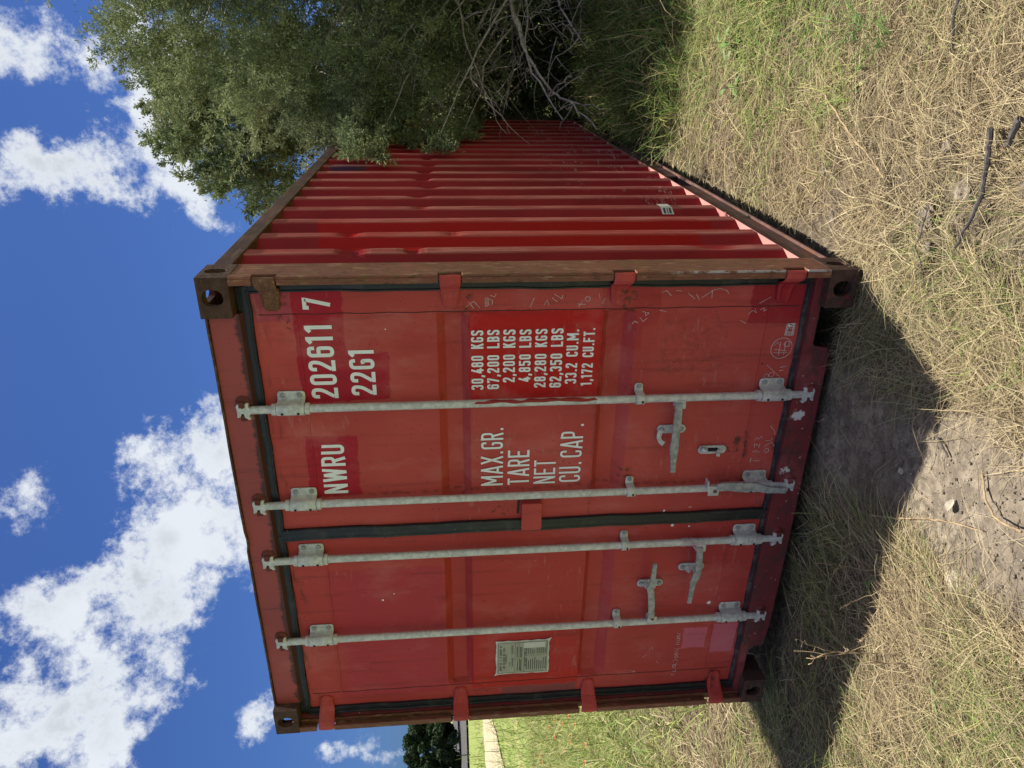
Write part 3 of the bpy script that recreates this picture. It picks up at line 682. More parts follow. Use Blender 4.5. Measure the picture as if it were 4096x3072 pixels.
# gaskets
def gasket(parent, pts, w, up, mat='rubber', wob=.0015, lips=2):
    mb = MB(); P_ = []
    a, b_ = Vector(pts[0]), Vector(pts[1]); n_ = max(8, int((b_-a).length/.05))
    for i in range(n_+1):
        t = i/n_; q = a.lerp(b_, t); q.y += wob*math.sin(t*37); P_.append(q+Vector(up)*(.0022*math.sin(t*23+a.z)+.0012*math.sin(t*61)))
    # one swept rubber profile: two lips and a centre bead
    prof = [(-.5, .006), (-.5, -.006), (-.46, -.010), (-.34, -.010), (-.28, -.006), (.0, -.007), (.28, -.006), (.34, -.010), (.46, -.010), (.5, -.006), (.5, .006)]
    U_ = Vector(up); vs = []; k_ = len(prof)
    for q in P_: vs += [tuple(q+U_*(c*w)+Vector((0, d_, 0))) for c, d_ in prof]
    fs = [(i*k_+j, i*k_+(j+1) % k_, (i+1)*k_+(j+1) % k_, (i+1)*k_+j) for i in range(len(P_)-1) for j in range(k_)]+[tuple(range(k_)), tuple((len(P_)-1)*k_+j for j in range(k_))]
    mb.add(vs, fs); return mb.obj('gasket', mat, parent, tuple(a))
ZG = dz(2.433, 1.017); ZGb = dz(.168, 1.016)
for (leaf, a, b_) in ((leafL, XS[0]-.02, XS[1]+.027), (leafR, XS[2]-.027, XS[3]+.02)):
    gasket(leaf, ((a, YD-.006, ZG), (b_, YD-.006, ZG)), .050, (0, 0, 1), 'rubber')
    gasket(leaf, ((a, YD-.006, ZGb), (b_, YD-.006, ZGb)), .046, (0, 0, 1), 'rubber_dusty')
gasket(leafR, (((XS[1]+XS[2])/2+.003, YD-.008, ZB-.012), ((XS[1]+XS[2])/2, YD-.008, ZT+.012)), .062, (1, 0, 0), 'rubber')
for leaf, xg in ((leafL, XS[0]-.018), (leafR, XS[3]+.018)):
    gasket(leaf, ((xg, YD-.006, ZB-.012), (xg, YD-.006, ZT+.012)), .046, (1, 0, 0), 'rubber')
# hinges: pressed tongues reaching from the post slot onto the leaf
def hinge(leaf, sx, zc, mat='door_right_paint', wide=1.0):
    mb = MB(); sec = [(.004, .002, .040), (.010, -.003, .041), (.034, -.003, .041), (.050, .012, .040), (.075, .052, .039), (.100, .066, .036), (.145, .070, .031), (.158, .072, .024), (.163, .078, .014)]
    vs, fs = [], []; nv = 7
    for (a, y_, h) in sec:
        xx_ = a if sx == 0 else W_-a
        for j in range(nv):
            t = -1+2*j/(nv-1); rib = .006 if abs(t) in (1.0,) else 0; dish = .004 if abs(t) < .55 and a > .06 else 0
            vs.append((xx_, y_+rib+dish, zc+t*h*wide))
        for j in range(nv): t = 1-2*j/(nv-1); vs.append((xx_, max(y_+.012, YD-.001 if a > .07 else y_+.012), zc+t*h*wide))
    m_ = 2*nv
    for i in range(len(sec)-1):
        for j in range(m_): fs.append((i*m_+j, i*m_+(j+1) % m_, (i+1)*m_+(j+1) % m_, (i+1)*m_+j))
    fs += [tuple(range(m_))[::-1], tuple((len(sec)-1)*m_+j for j in range(m_))]
    mb.add(vs, fs); return mb.obj('hinge', mat, leaf, (W_-.1 if sx else .1, .03, zc), bevel=0.002, seg=1)
for i, h in enumerate(HZ):
    o = hinge(leafR, 1, h, 'hinge_rust' if i == 0 else 'door_right_paint')
    if i == 0: o['label'] = 'top hinge rusted bare'
    hinge(leafL, 0, h-.006, 'door_left_paint')
# centre lug over the seal
mb = MB(); mb.box(dx(1.221), dx(1.367), YD-.030, YD-.014, dz(1.254), dz(1.348)); mb.box(dx(1.30), dx(1.367), YD-.014, YD, dz(1.254), dz(1.348))
mb.obj('lock_lug', 'door_right_paint', leafR, (dx(1.29), YD-.02, dz(1.30)), bevel=0.006)
mb = MB(); mb.bar([(dx(1.374), YD-.001, dz(1.245)), (dx(1.374), YD-.001, dz(1.357))], .006, .002, up=(1, 0, 0)); mb.bar([(dx(1.30), YD-.001, dz(1.362)), (dx(1.372), YD-.001, dz(1.358))], .012, .002)
mb.obj('seam', 'seam_dirt', leafR, (dx(1.3), YD, dz(1.3)))

# ---------------------------------------------------------------- locking rods
KB = 1.0246
def bxm(x_): return CPOS.x+(x_-CPOS.x)*KB
def bzm(z_): return CPOS.z+(z_-CPOS.z)*KB
RODX = [bxm(1.893), bxm(1.428), bxm(1.128), bxm(.648)]
YR = .045; RR = .0172
def strap(mb, xc, z0, z1, out, inn, rr=.0225, t=.005):
    pr = [(xc+out, YD-.003), (xc+out-.004, YD-.003), (xc+out-.012, YD-.003), (xc+rr+.014, YD-.003), (xc+rr+.005, YD-.008), (xc+rr, YD-.022)]
    pr += [(xc+rr*math.cos(a), YR-rr*math.sin(a)) for a in np.linspace(0, math.pi, 9)]
    pr += [(xc-rr, YD-.022), (xc-rr-.005, YD-.008), (xc-inn+.005, YD-.003), (xc-inn, YD-.003)]
    k = len(pr); off = []
    for i in range(k):
        p0 = pr[max(i-1, 0)]; p1 = pr[min(i+1, k-1)]; tx, ty = p1[0]-p0[0], p1[1]-p0[1]; l_ = math.hypot(tx, ty)
        nx_, ny_ = (ty/l_, -tx/l_)          # right-hand normal
        if ny_ > 0 or (abs(ny_) < 1e-6 and (nx_ > 0) != (pr[i][0] > xc)): nx_, ny_ = -nx_, -ny_
        if (pr[i][0]-xc)*nx_ < 0 and abs(pr[i][0]-xc) < rr+.001 and abs(nx_) > .3: nx_, ny_ = -nx_, -ny_
        off.append((pr[i][0]+nx_*t, pr[i][1]+ny_*t))
    vs = []
    ins = [.011, .003, 0]+[0]*(k-5)+[.001, .008]
    for z_, s_ in ((z0, 1), (z1, -1)): vs += [(a, b_, z_+s_*i_) for (a, b_), i_ in zip(pr, ins)]+[(a, b_, z_+s_*i_) for (a, b_), i_ in zip(off, ins)]
    fs = []
    for i in range(k-1):
        fs += [(i, i+1, 2*k+i+1, 2*k+i), (k+i, 3*k+i, 3*k+i+1, k+i+1), (i, k+i, k+i+1, i+1), (2*k+i, 2*k+i+1, 3*k+i+1, 3*k+i)]
    fs += [(0, 2*k, 3*k, k), (k-1, 2*k-1, 4*k-1, 3*k-1)]
    mb.add(vs, fs)
def bolt(mb, x_, z_, r=.0105, y_=None, hgt=.009):
    y_ = YD-.008 if y_ is None else y_
    mb.lathe([(r, 0), (r, -hgt*.7), (r*.8, -hgt)], (x_, y_, z_), axis=1, n=6)
HEAD_Z = dz(2.490, 1.0074)
ROD_LABEL = ['rightmost locking rod smeared with red paint', 'locking rod right of the centre seal, its handle hanging', 'locking rod left of the centre seal', 'leftmost locking rod beside the data plate']
rods = []
for k, xr in enumerate(RODX):
    zt_, zb_ = bzm(2.452), bzm(.155)
    mb = MB(); mb.tube([(xr, YR, zb_), (xr, YR, (zb_+zt_)/2), (xr, YR, zt_)], RR, 16)
    rod = mb.obj('locking_rod', 'galvanised', box_c, (xr, YR, 1.3), smooth=True); rod['label'] = ROD_LABEL[k]; rods.append(rod)
    # bearing brackets at both ends
    for (z0, z1) in ((bzm(2.242), bzm(2.352)), (bzm(.222), bzm(.332))):
        mb = MB(); strap(mb, xr, z0, z1, .066, .031)
        mb.obj('bracket', 'galvanised', rod, (xr, YR, (z0+z1)/2), bevel=0.0022, smooth=True)
        for q in (z0+.022, z1-.022):
            for (xo, r_) in ((.049, .0115), (-.028, .007)): mb = MB(); bolt(mb, xr+xo, q, r_); mb.obj('bolt', 'galvanised_dark', rod, (xr+xo, YD, q), bevel=.001, seg=1)
        for q in (z0+.024, z1-.024): mb = MB(); mb.lathe([(.0055, 0), (.0055, -.002)], (xr-.010, YR-.0265, q), axis=1, n=10); mb.obj('drain_hole', 'dark_inside', rod, (xr, YR-.02, q))
        for q in (z0-.011, z1+.011):
            mb = MB(); mb.lathe([(RR+.001, -.010), (.0245, -.009), (.0255, 0), (.0245, .009), (RR+.001, .010)], (xr, YR, q), axis=2, n=18)
            mb.obj('collar', 'galvanised', rod, (xr, YR, q), smooth=True)
    z0 = bzm(.842); mb = MB(); strap(mb, xr, z0, z0+.038, .060, .038, rr=.0195)
    mb.obj('clamp', 'galvanised', rod, (xr, YR, z0), bevel=0.0018, smooth=True)
    mb = MB(); mb.lathe([(.005, 0), (.005, -.003)], (xr-.004, YR-.0245, z0+.012), axis=1, n=10); mb.obj('drain_hole', 'dark_inside', rod, (xr, YR-.02, z0))
    mb = MB(); bolt(mb, xr+.048, z0+.019)
    mb.obj('bolt', 'galvanised_dark', rod, (xr+.05, YD, z0), bevel=.001, seg=1)
    # cams and keepers
    for top in (1, 0):
        zr = zt_ if top else zb_; s_ = 1 if top else -1
        o2 = [(-.013, -.012), (-.013, .004), (-.024, .010), (-.034, .002), (-.040, .010), (-.028, .028), (-.012, .030), (-.010, .038), (-.026, .044), (-.030, .058), (-.004, .056), (.022, .058), (.034, .052), (.030, .040), (.014, .038), (.012, .030), (.030, .026), (.040, .012), (.032, .004), (.022, .010), (.013, .004), (.013, -.012)]
        mb = MB(); mb.prism([(xr+a, zr+s_*b_) for a, b_ in o2], 1, YR-.013, YR+.010)
        mb.obj('cam', 'galvanised', rod, (xr, YR, zr), bevel=0.003)
        for q in (-1, 1):
            mb = MB(); mb.box(xr+q*.032-.014, xr+q*.032+.014, YR-.020 if q > 0 else YR-.012, .056, zr+s_*.033-.012, zr+s_*.033+.012)
            if q > 0: mb.lathe([(.034, 0), (.030, -.012), (.016, -.020)], (xr+.034, .056, zr+s_*.03), axis=1, n=10)
            mb.obj('keeper', 'keeper_rust' if top else 'sill_paint', rod, (xr+q*.03, .05, zr+s_*.03), bevel=0.004)
# handles
def handle(rod, xr, hub_z, path, w_, hub_side):
    mb = MB(); s_ = hub_side
    mb.bar([(xr+s_*.008, YR-.016, hub_z), (xr+s_*.045, YR-.018, hub_z)], .048, .005); mb.bar([(xr+s_*.008, YR+.012, hub_z), (xr+s_*.045, YR+.010, hub_z)], .044, .005)
    mb.obj('handle_hub', 'galvanised', rod, (xr, YR, hub_z), bevel=.0015)
    mb = MB(); mb.bar(path, w_, .011); mb.obj('handle', 'galvanised_dark', rod, path[0], bevel=.003)
    mb = MB(); bolt(mb, xr+s_*.034, hub_z, .009, YR-.020, .006); mb.obj('pivot_pin', 'hinge_rust', rod, (xr, YR, hub_z))
X1, X2, X3, X4 = RODX
def bp(x_, z_, y_): k_ = (y_-CPOS.y)/2.641; return (CPOS.x+(x_-CPOS.x)*k_, y_, CPOS.z+(z_-CPOS.z)*k_)
hz = bzm(.690); 
handle(rods[0], X1, bzm(.687), [bp(1.868, .687, .022), bp(1.77, .684, .016), bp(1.72, .684, .020), bp(1.64, .684, .004), bp(1.58, .680, -.008), bp(1.521, .676, -.010)], [.030, .036, .034, .040, .026, .022], -1)
mb = MB(); x_ = X2+.02
mb.bar([(x_-.022, YR-.022, bzm(.508)), (x_-.022, YR-.022, bzm(.458))], .050, .005, up=(1, 0, 0)); mb.bar([(x_+.006, YR-.026, bzm(.512)), (x_+.006, YR+.012, bzm(.512))], .050, .006, up=(1, 0, 0))
mb.obj('handle_hub', 'galvanised', rods[1], (x_, YR, bzm(.48)), bevel=.0015)
mb = MB(); mb.bar([(X2+.022, YR-.026, bzm(.470)), (X2+.026, YR-.030, bzm(.42)), (X2+.020, YR-.032, bzm(.36)), (X2+.022, YR-.034, bzm(.30)), (X2+.004, YR-.038, bzm(.235)), (X2-.002, YR-.040, bzm(.15))], [.036, .044, .050, .046, .034, .028], .014, up=(1, 0, .1))
mb.obj('handle', 'galvanised_dark', rods[1], (x_, YR, bzm(.46)), bevel=.003)['label'] = 'handle hanging down'
mb = MB(); bolt(mb, X2-.002, bzm(.478), .009, YR-.026, .006); mb.obj('pivot_pin', 'hinge_rust', rods[1], (X2, YR, bzm(.478)))
handle(rods[2], X3, bzm(.497), [bp(1.092, .494, .022), bp(1.01, .488, .014), bp(.955, .484, .022), bp(.92, .490, .006), bp(.88, .502, -.004), bp(.82, .503, -.010), bp(.752, .506, -.012)], [.030, .034, .032, .036, .030, .024, .021], -1)
handle(rods[3], X4, bzm(.690), [bp(.668, .690, .022), bp(.76, .696, .014), bp(.82, .704, .020), bp(.86, .712, .006), bp(.90, .704, -.004), bp(.95, .704, -.010), bp(1.009, .704, -.012)], [.030, .034, .032, .036, .028, .024, .021], 1)
def catch(leaf, x_, z_, hook):
    mb = MB(); hz_ = .066; r = .0215; pts = []
    for i in range(20):
        a = 2*math.pi*i/20; pts.append((x_+r*math.cos(a), z_+math.copysign(hz_-r, math.sin(a))+r*math.sin(a)))
    mb.prism(pts, 1, YD-.009, YD-.001)
    mb.bar([(x_+.004, YD-.012, z_-.012), (x_-.004, YD-.022, z_-.012), (x_-.016, YD-.030, z_-.014)], .022, .005)
    if hook:
        mb.bar([(x_, YD-.013, z_+.046), (x_-.012, YD-.020, z_+.056), (x_-.030, YD-.026, z_+.060), (x_-.050, YD-.030, z_+.052), (x_-.062, YD-.032, z_+.036)], [.022, .024, .020, .020, .024], .007)
    else:
        mb.bar([(x_+.004, YD-.012, z_+.030), (x_-.008, YD-.020, z_+.022), (x_-.020, YD-.026, z_+.010)], [.024, .022, .018], .006)
    o = mb.obj('catch_plate', 'galvanised', leaf, (x_, YD, z_), bevel=.002)
    for q in (.046, -.046): mb = MB(); bolt(mb, x_, z_+q, .012, YD-.010, .009); mb.obj('bolt', 'galvanised_dark', leaf, (x_, YD, z_+q), bevel=.001, seg=1)
    return o
catch(leafR, dx(1.718), dz(.692), True); catch(leafL, dx(.945), dz(.505), False); catch(leafL, dx(.855), dz(.702), False)
# lone seal plate with its slot
xs_, zs_ = dx(1.605), dz(.492)
mb = MB(); mb.ring(1, (xs_-.021, xs_+.021, zs_-.046, zs_+.046), stadium(xs_, zs_, .011, .030), YD-.009, YD-.001)
for s_ in (1, -1):
    pts = [(xs_+.021*math.cos(a), zs_+s_*(.0462+.020*math.sin(a))) for a in np.linspace(0, math.pi, 9)]
    mb.prism(pts, 1, YD-.009, YD-.001)
mb.bar([(xs_+.012, YD-.012, zs_+.040), (xs_-.002, YD-.024, zs_+.036), (xs_+.012, YD-.026, zs_+.058)], .030, .006); mb.bar([(xs_, YD-.012, zs_-.030), (xs_-.014, YD-.024, zs_-.026), (xs_-.026, YD-.026, zs_-.024)], .016, .005)
mb.obj('catch_plate', 'galvanised', leafR, (xs_, YD, zs_), bevel=.0015)['label'] = 'empty catch plate with an open slot'
mb = MB(); mb.box(xs_-.010, xs_+.010, YD-.003, YD-.0012, zs_-.028, zs_+.028); mb.obj('slot', 'dark_inside', leafR, (xs_, YD, zs_))
# string tied to the third rod, rope behind the hanging handle
mb = MB()
for q in range(9):
    z_ = bzm(.535)+.0055*q+random.uniform(-.003, .003); r_ = RR+.003; a0 = random.uniform(0, 6)
    mb.tube([(X3+r_*math.cos(a0+t), YR+r_*math.sin(a0+t), z_+.003*t) for t in np.linspace(0, 5.5, 12)], .0017, 4)
for q in range(8):
    a = random.uniform(-.04, .04); mb.tube([(X3, YR-RR-.003, bzm(.545)), (X3+a*.6, YR-.03, bzm(.53)), (X3+a, YR-.028-random.random()*.01, bzm(.50)-random.random()*.03)], .0013, 4)
mb.obj('string_knot', 'string_pink', rods[2], (X3, YR, bzm(.54)))
mb = MB(); pr = []
for s_ in (0, math.pi):
    mb.tube([(X2-.020+.004*math.sin(t*40+s_)+.006*math.sin(t*5), YR-.004-.004*math.cos(t*40+s_), bzm(.325)-t*.215) for t in np.linspace(0, 1, 60)], .0048, 5)
mb.obj('rope', 'rope_grey', rods[1], (X2, YR, bzm(.2)), smooth=True)
# red paint smeared down the first rod
mb = MB(); zz = np.linspace(bzm(1.045), bzm(1.56), 46); vs, fs = [], []
for i, z_ in enumerate(zz):
    t = i/45; lo_ = .15+.45*float(vnoise(np.array([t*9]), np.array([2.]))[0]); hi_ = lo_+(.5+.75*float(vnoise(np.array([t*13]), np.array([7.]))[0]))*(.15 if i in (0, 45) else 1)
    for j in range(5): a = lo_+(hi_-lo_)*j/4; vs.append((X1+(RR+.0010)*math.sin(a), YR-(RR+.0010)*math.cos(a), z_))
for i in range(45):
    for j in range(4): a = i*5+j; fs.append((a, a+1, a+6, a+5))
mb.add(vs, fs); mb.obj('paint_smear', 'red_smear', rods[0], (X1, YR, dz(1.3)), smooth=True)

# ---------------------------------------------------------------- stencilled lettering (built stroke by stroke)
def rounded(pts, r, closed=False):
    out_ = []; n_ = len(pts)
    for i in range(n_):
        if not closed and i in (0, n_-1): out_.append(pts[i]); continue
        p0, p1, p2 = Vector(pts[i-1]), Vector(pts[i]), Vector(pts[(i+1) % n_])
        a, b_ = (p0-p1), (p2-p1); rr = min(r, a.length*.5, b_.length*.5)
        if r <= 0: out_.append(tuple(p1)); continue
        A, B = p1+a.normalized()*rr, p1+b_.normalized()*rr
        for t in (0, .2, .4, .6, .8, 1): q = A*(1-t)**2+p1*2*t*(1-t)+B*t*t; out_.append(tuple(q))
    return out_
def glyph(ch, W, t):
    l, r, b_, tp, c, h = t/2, W-t/2, t/2, 1-t/2, W/2, t/2; R_ = .19
    O = lambda p, rr=R_, cl=False: rounded(p, rr, cl)+([rounded(p, rr, cl)[0]] if cl else [])
    G = {
     '0': [O([(l, b_), (r, b_), (r, tp), (l, tp)], R_, True)],
     '1': [[(c+.02, 0), (c+.02, 1)], [(c-.15, .80), (c-.02, .93)]],
     '2': [O([(l, .70), (l, tp), (r, tp), (r, .60), (l, .0+t)]), [(0, b_), (W, b_)]],
     '3': [O([(l, .74), (l, tp), (r, tp), (r, .53), (c, .53)]), O([(c, .53), (r, .53), (r, b_), (l, b_), (l, .27)])],
     '4': [[(r-.04, 1), (l, .27)], [(0, .24), (W+.03, .24)], [(r-.06, 0), (r-.06, .56)]],
     '5': [[(W, tp), (l, tp), (l, .50)], O([(l, .57), (r, .60), (r, b_), (l, b_), (l, .27)])],
     '6': [O([(r, .72), (r, tp), (l, tp), (l, b_), (r, b_), (r, .57), (c, .57)]), [(c, .57), (l, .57)]],
     '7': [[(l, .78), (l, tp), (r, tp), (r, tp-.02), (c-.06, 0)]],
     '8': [O([(l, b_), (r, b_), (r, .53), (l, .53)], .15, True), O([(l+.01, .53), (r-.01, .53), (r-.01, tp), (l+.01, tp)], .15, True)],
     '9': [O([(l, .28), (l, b_), (r, b_), (r, tp), (l, tp), (l, .43), (c, .43)]), [(c, .43), (r, .43)]],
     'A': [[(l*.7, 0), (c, 1)], [(W-l*.7, 0), (c, 1)], [(l+.07, .24), (r-.07, .24)]],
     'B': [[(l, 0), (l, 1)], O([(l, tp), (r-.01, tp), (r-.01, .53), (l, .53)], .14), O([(l, .53), (r, .53), (r, b_), (l, b_)], .14)],
     'C': [O([(r, .70), (r, tp), (l, tp), (l, b_), (r, b_), (r, .30)])],
     'E': [[(W, tp), (l, tp), (l, b_), (W, b_)], [(l, .5), (W-.06, .5)]],
     'F': [[(l, 0), (l, tp), (W, tp)], [(l, .5), (W-.06, .5)]],
     'G': [O([(r, .76), (r, tp), (l, tp), (l, b_), (r, b_), (r, .48), (c+.01, .45)], .17)],
     'H': [[(l, 0), (l, 1)], [(r, 0), (r, 1)], [(l, .5), (r, .5)]],
     'I': [[(c, 0), (c, 1)]],
     'K': [[(l, 0), (l, 1)], [(r+.01, 1), (l+.02, .38)], [(l+.10, .58), (r+.03, 0)]],
     'L': [[(l, 1), (l, b_), (W, b_)]],
     'M': [[(l, 0), (l, 1)], [(r, 0), (r, 1)], [(l, .97), (c, .30)], [(r, .97), (c, .30)]],
     'N': [[(l, 0), (l, 1)], [(r, 0), (r, 1)], [(l+.01, .97), (r-.01, .03)]],
     'P': [[(l, 0), (l, 1)], O([(l, tp), (r, tp), (r, .42), (l, .42)])],
     'R': [[(l, 0), (l, 1)], O([(l, tp), (r, tp), (r, .48), (l, .48)]), [(c+.02, .48), (r+.01, 0)]],
     'S': [O([(r, .73), (r, tp), (l, tp), (l, .56), (r, .46), (r, b_), (l, b_), (l, .27)])],
     'T': [[(0, tp), (W, tp)], [(c, 0), (c, 1-t)]],
     'U': [O([(l, 1), (l, b_), (r, b_), (r, 1)])],
     'V': [[(l, 1), (c, 0)], [(r, 1), (c, 0)]],
     'W': [[(l*.8, 1), (W*.27, 0)], [(W*.27, 0), (c, .95)], [(c, .95), (W*.73, 0)], [(W*.73, 0), (W-l*.8, 1)]],
     'X': [[(l*.8, 0), (W-l*.8, 1)], [(W-l*.8, 0), (l*.8, 1)]],
     'Y': [[(l, 1), (c, .45)], [(r, 1), (c, .45)], [(c, .45), (c, 0)]],
     '.': [[(c, 0), (c, t)]], ',': [[(c+.02, t), (c-.05, -.14)]], '/': [[(l, 0), (r, 1)]], ' ': []}
    return G.get(ch, [])
def ribbon(mb, pts, w, fn, lift):
    """flat stroke with mitred joints; fn maps (u,v,lift) to the surface"""
    P_ = [Vector(p) for p in pts]; Q = [P_[0]]
    for q in P_[1:]:
        if (q-Q[-1]).length > 1e-4: Q.append(q)
    closed = len(Q) > 3 and (Q[0]-Q[-1]).length < 1e-3
    if closed: Q = Q[:-1]
    n_ = len(Q); vs = []
    for i in range(n_):
        a = Q[(i-1) % n_] if closed or i > 0 else None; c = Q[(i+1) % n_] if closed or i < n_-1 else None
        d0 = (Q[i]-a).normalized() if a is not None else (c-Q[i]).normalized(); d1 = (c-Q[i]).normalized() if c is not None else d0
        t = (d0+d1); t = t.normalized() if t.length > 1e-4 else d0; nr = Vector((-t.y, t.x)); k = 1/max(.5, abs(t.dot(d1)))
        for s_ in (1, -1): q = Q[i]+nr*s_*w/2*k; vs.append(fn(q.x, q.y, lift))
    m_ = n_ if closed else n_-1
    mb.add(vs, [(2*i, 2*i+1, 2*((i+1) % n_)+1, 2*((i+1) % n_)) for i in range(m_)])
DOORF = lambda lift0: (lambda u, v, l: (u, YD-.0007-lift0-l, v))
def text(s_, xl, xr, zb_, h, parent, wide=.44, t=.16, widths=None, mat='letter_white', name='lettering', fn=None, lift=0, gap=None):
    """fit the string between xl and xr on the baseline zb_, cap height h (metres)"""
    cw = {'1': .30, 'M': .62, 'W': .66, '.': .20, ',': .20, ' ': .34, 'I': .2, 'A': .52, 'N': .50, 'T': .42, 'X': .50}
    if widths: cw.update(widths)
    ws = [cw.get(ch, wide) for ch in s_]; g_ = .12; tot = sum(ws)+g_*(len(s_)-1)
    kx = (xr-xl)/tot; x_ = 0; fn = fn or DOORF(0)
    for ch, wd in zip(s_, ws):
        mb = MB(); li = 0
        for st in glyph(ch, wd, t):
            # equal stroke width in metres, in spite of the condensing
            pts = [(xl+(x_+a)*kx, zb_+b_*h) for a, b_ in st]
            ribbon(mb, pts, t*min(kx, h)*.98 if kx < h else t*h, fn, lift+li*.00002); li += 1
        if mb.v: mb.obj('letter', mat, parent, (xl+x_*kx, YD, zb_))
        x_ += wd+g_
def T(s_, a, b_, z0, z1, leaf=leafR, **k): return text(s_, dx(a), dx(b_), dz(z0), dz(z1)-dz(z0), leaf, **k)
T('202611', 1.912, 2.238, 2.112, 2.219, t=.145, wide=.42); T('7', 2.297, 2.346, 2.110, 2.215, t=.145)
T('22G1', 1.922, 2.128, 1.957, 2.058, t=.15); T('NWRU', 1.446, 1.692, 2.111, 2.213, t=.14, widths={'N': .46, 'W': .62})
rows = [('30,480 KGS', 1.932, 2.197, 1.517, 1.567), ('67,200 LBS', 1.933, 2.198, 1.452, 1.502), ('2,200 KGS', 1.963, 2.198, 1.387, 1.437), ('4,850 LBS', 1.963, 2.197, 1.322, 1.371),
        ('28,280 KGS', 1.935, 2.198, 1.257, 1.306), ('62,350 LBS', 1.933, 2.199, 1.191, 1.241), ('33.2 CU.M.', 1.949, 2.193, 1.127, 1.176), ('1,172 CU.FT.', 1.939, 2.198, 1.061, 1.108)]
for r_ in rows: T(*r_, t=.165, wide=.43)
T('MAX.GR.', 1.455, 1.750, 1.432, 1.529, t=.125, wide=.44); T('TARE', 1.455, 1.633, 1.315, 1.412, t=.125, widths={'A': .5, 'T': .40}); T('NET', 1.455, 1.578, 1.197, 1.295, t=.125)
T('CU. CAP .', 1.459, 1.757, 1.082, 1.181, t=.125, widths={' ': .05})
# sticker
x0, x1, z0, z1 = dx(2.146), dx(2.199), dz(.213), dz(.252)
mb = MB(); mb.add([(x0, YD-.0008, z0), (x1+.003, YD-.0008, z0+.001), (x1, YD-.0008, z1-.002), (x0+.001, YD-.0008, z1)], [(0, 1, 2, 3)]); mb.obj('sticker', 'sticker_cream', leafR, (x0, YD, z0))
text('SING', x0+.003, x1-.013, z0+.009, z1-z0-.018, leafR, t=.22, wide=.5, mat='print_red', lift=.0006)
mb = MB()
mb.add([(x1-.011, YD-.0014, z0+.009), (x1-.006, YD-.0014, z0+.009), (x1+.001, YD-.0014, z0+.024), (x1-.003, YD-.0014, z0+.026)], [(0, 1, 2, 3)])
mb.obj('lettering', 'print_red', leafR, (x1, YD, z0))
mb = MB()
for z_ in (z0+.004, z1-.006): mb.add([(x0+.001, YD-.0014, z_), (x1, YD-.0014, z_), (x1, YD-.0014, z_+.002), (x0+.001, YD-.0014, z_+.002)], [(0, 1, 2, 3)])
mb.obj('sticker_border', 'print_blue', leafR, (x0, YD, z0))
# data plate
px0, px1, pz0, pz1 = dx(.302), dx(.514), dz(1.192), dz(1.450)
mb = MB(); pts = []
for i in range(80):
    t = i/80*4; s_ = int(t); f_ = t-s_; e_ = .006+.006*(float(vnoise(np.array([i*.45]), np.array([3.])) [0])-.4)+(.008 if i in (20, 60) else 0)
    q = [(px0-e_+(px1-px0+2*e_)*f_, pz0-e_), (px1+e_, pz0-e_+(pz1-pz0+2*e_)*f_), (px1+e_-(px1-px0+2*e_)*f_, pz1+e_), (px0-e_, pz1+e_-(pz1-pz0+2*e_)*f_)][s_]; pts.append(q)
mb.prism(pts, 1, YD-.0035, YD-.0004); mb.obj('sealant', 'sealant', leafL, (px0, YD, pz0))
mb = MB(); mb.box(px0, px1, YD-.0055, YD-.0036, pz0, pz1); plate = mb.obj('data_plate', 'plate_metal', leafL, (px0, YD, pz0), bevel=.0008, seg=1)
mb = MB(); PF = lambda u, v, l: (u, YD-.0058-l, v)
def pl(x_, z_): return (px0+x_*(px1-px0), pz0+z_*(pz1-pz0))
def line(a, b_, w_=.0016): ribbon(mb, [a, b_], w_, PF, 0)
for (a, b_) in (((.02, .02), (.98, .02)), ((.98, .02), (.98, .98)), ((.98, .98), (.02, .98)), ((.02, .98), (.02, .02)), ((.02, .65), (.98, .65)), ((.02, .47), (.98, .47)), ((.45, .47), (.45, .65)), ((.45, .58), (.98, .58))): line(pl(*a), pl(*b_))
for i in range(10):
    z_ = .41-i*.042
    if i not in (4,): line(pl(.55, z_), pl(.95, z_), .0012)
    line(pl(.10, z_+.012), pl(.10+random.uniform(.25, .40), z_+.012), .004)
    line(pl(.60, z_+.018), pl(.60+random.uniform(.12, .25), z_+.018), .0035)
line(pl(.55, .45), pl(.55, .03), .0012)
for z_, a in ((.61, .50), (.55, .50), (.52, .5), (.60, .08), (.53, .06), (.555, .08)): line(pl(a, z_), pl(a+random.uniform(.28, .38), z_), .0045)
for (a, z_) in ((.30, .82), (.18, .69), (.58, .70)): 
    line(pl(a, z_+.03), pl(a+.36, z_+.03), .001); line(pl(a, z_-.01), pl(a+.36, z_-.01), .001); line(pl(a+.04, z_+.01), pl(a+.32, z_+.01), .0035)
o = mb.obj('plate_print', 'print_black', leafL, (px0, YD, pz0)); o['kind'] = 'stuff'
hh = (pz1-pz0)*.045
def ptext(s_, a, b_, z_, k=1.0): text(s_, pl(a, 0)[0], pl(b_, 0)[0], pl(0, z_)[1], hh*k, leafL, t=.2, wide=.5, mat='print_black', fn=PF)
ptext('APPROVED FOR TRANSPORT', .10, .92, .91); ptext('UNDER CUSTOMS SEAL', .17, .85, .845); ptext('TYPE', .24, .38, .735, .7); ptext('CSC SAFETY APPROVAL', .20, .82, .425, .9)
x_, z_ = pl(.80, .06); mb = MB(); mb.box(x_, x_+.038, YD-.0066, YD-.0058, z_, z_+.105*(pz1-pz0)*4); mb.obj('sticker', 'sticker_cream', leafL, (x_, YD, z_))
for q in ((.05, .05), (.95, .05), (.05, .95), (.95, .95)): mb = MB(); a, b_ = pl(*q); mb.lathe([(.005, 0), (.003, -.002)], (a, YD-.0056, b_), axis=1, n=8); mb.obj('rivet', 'galvanised', leafL, (a, YD, b_))
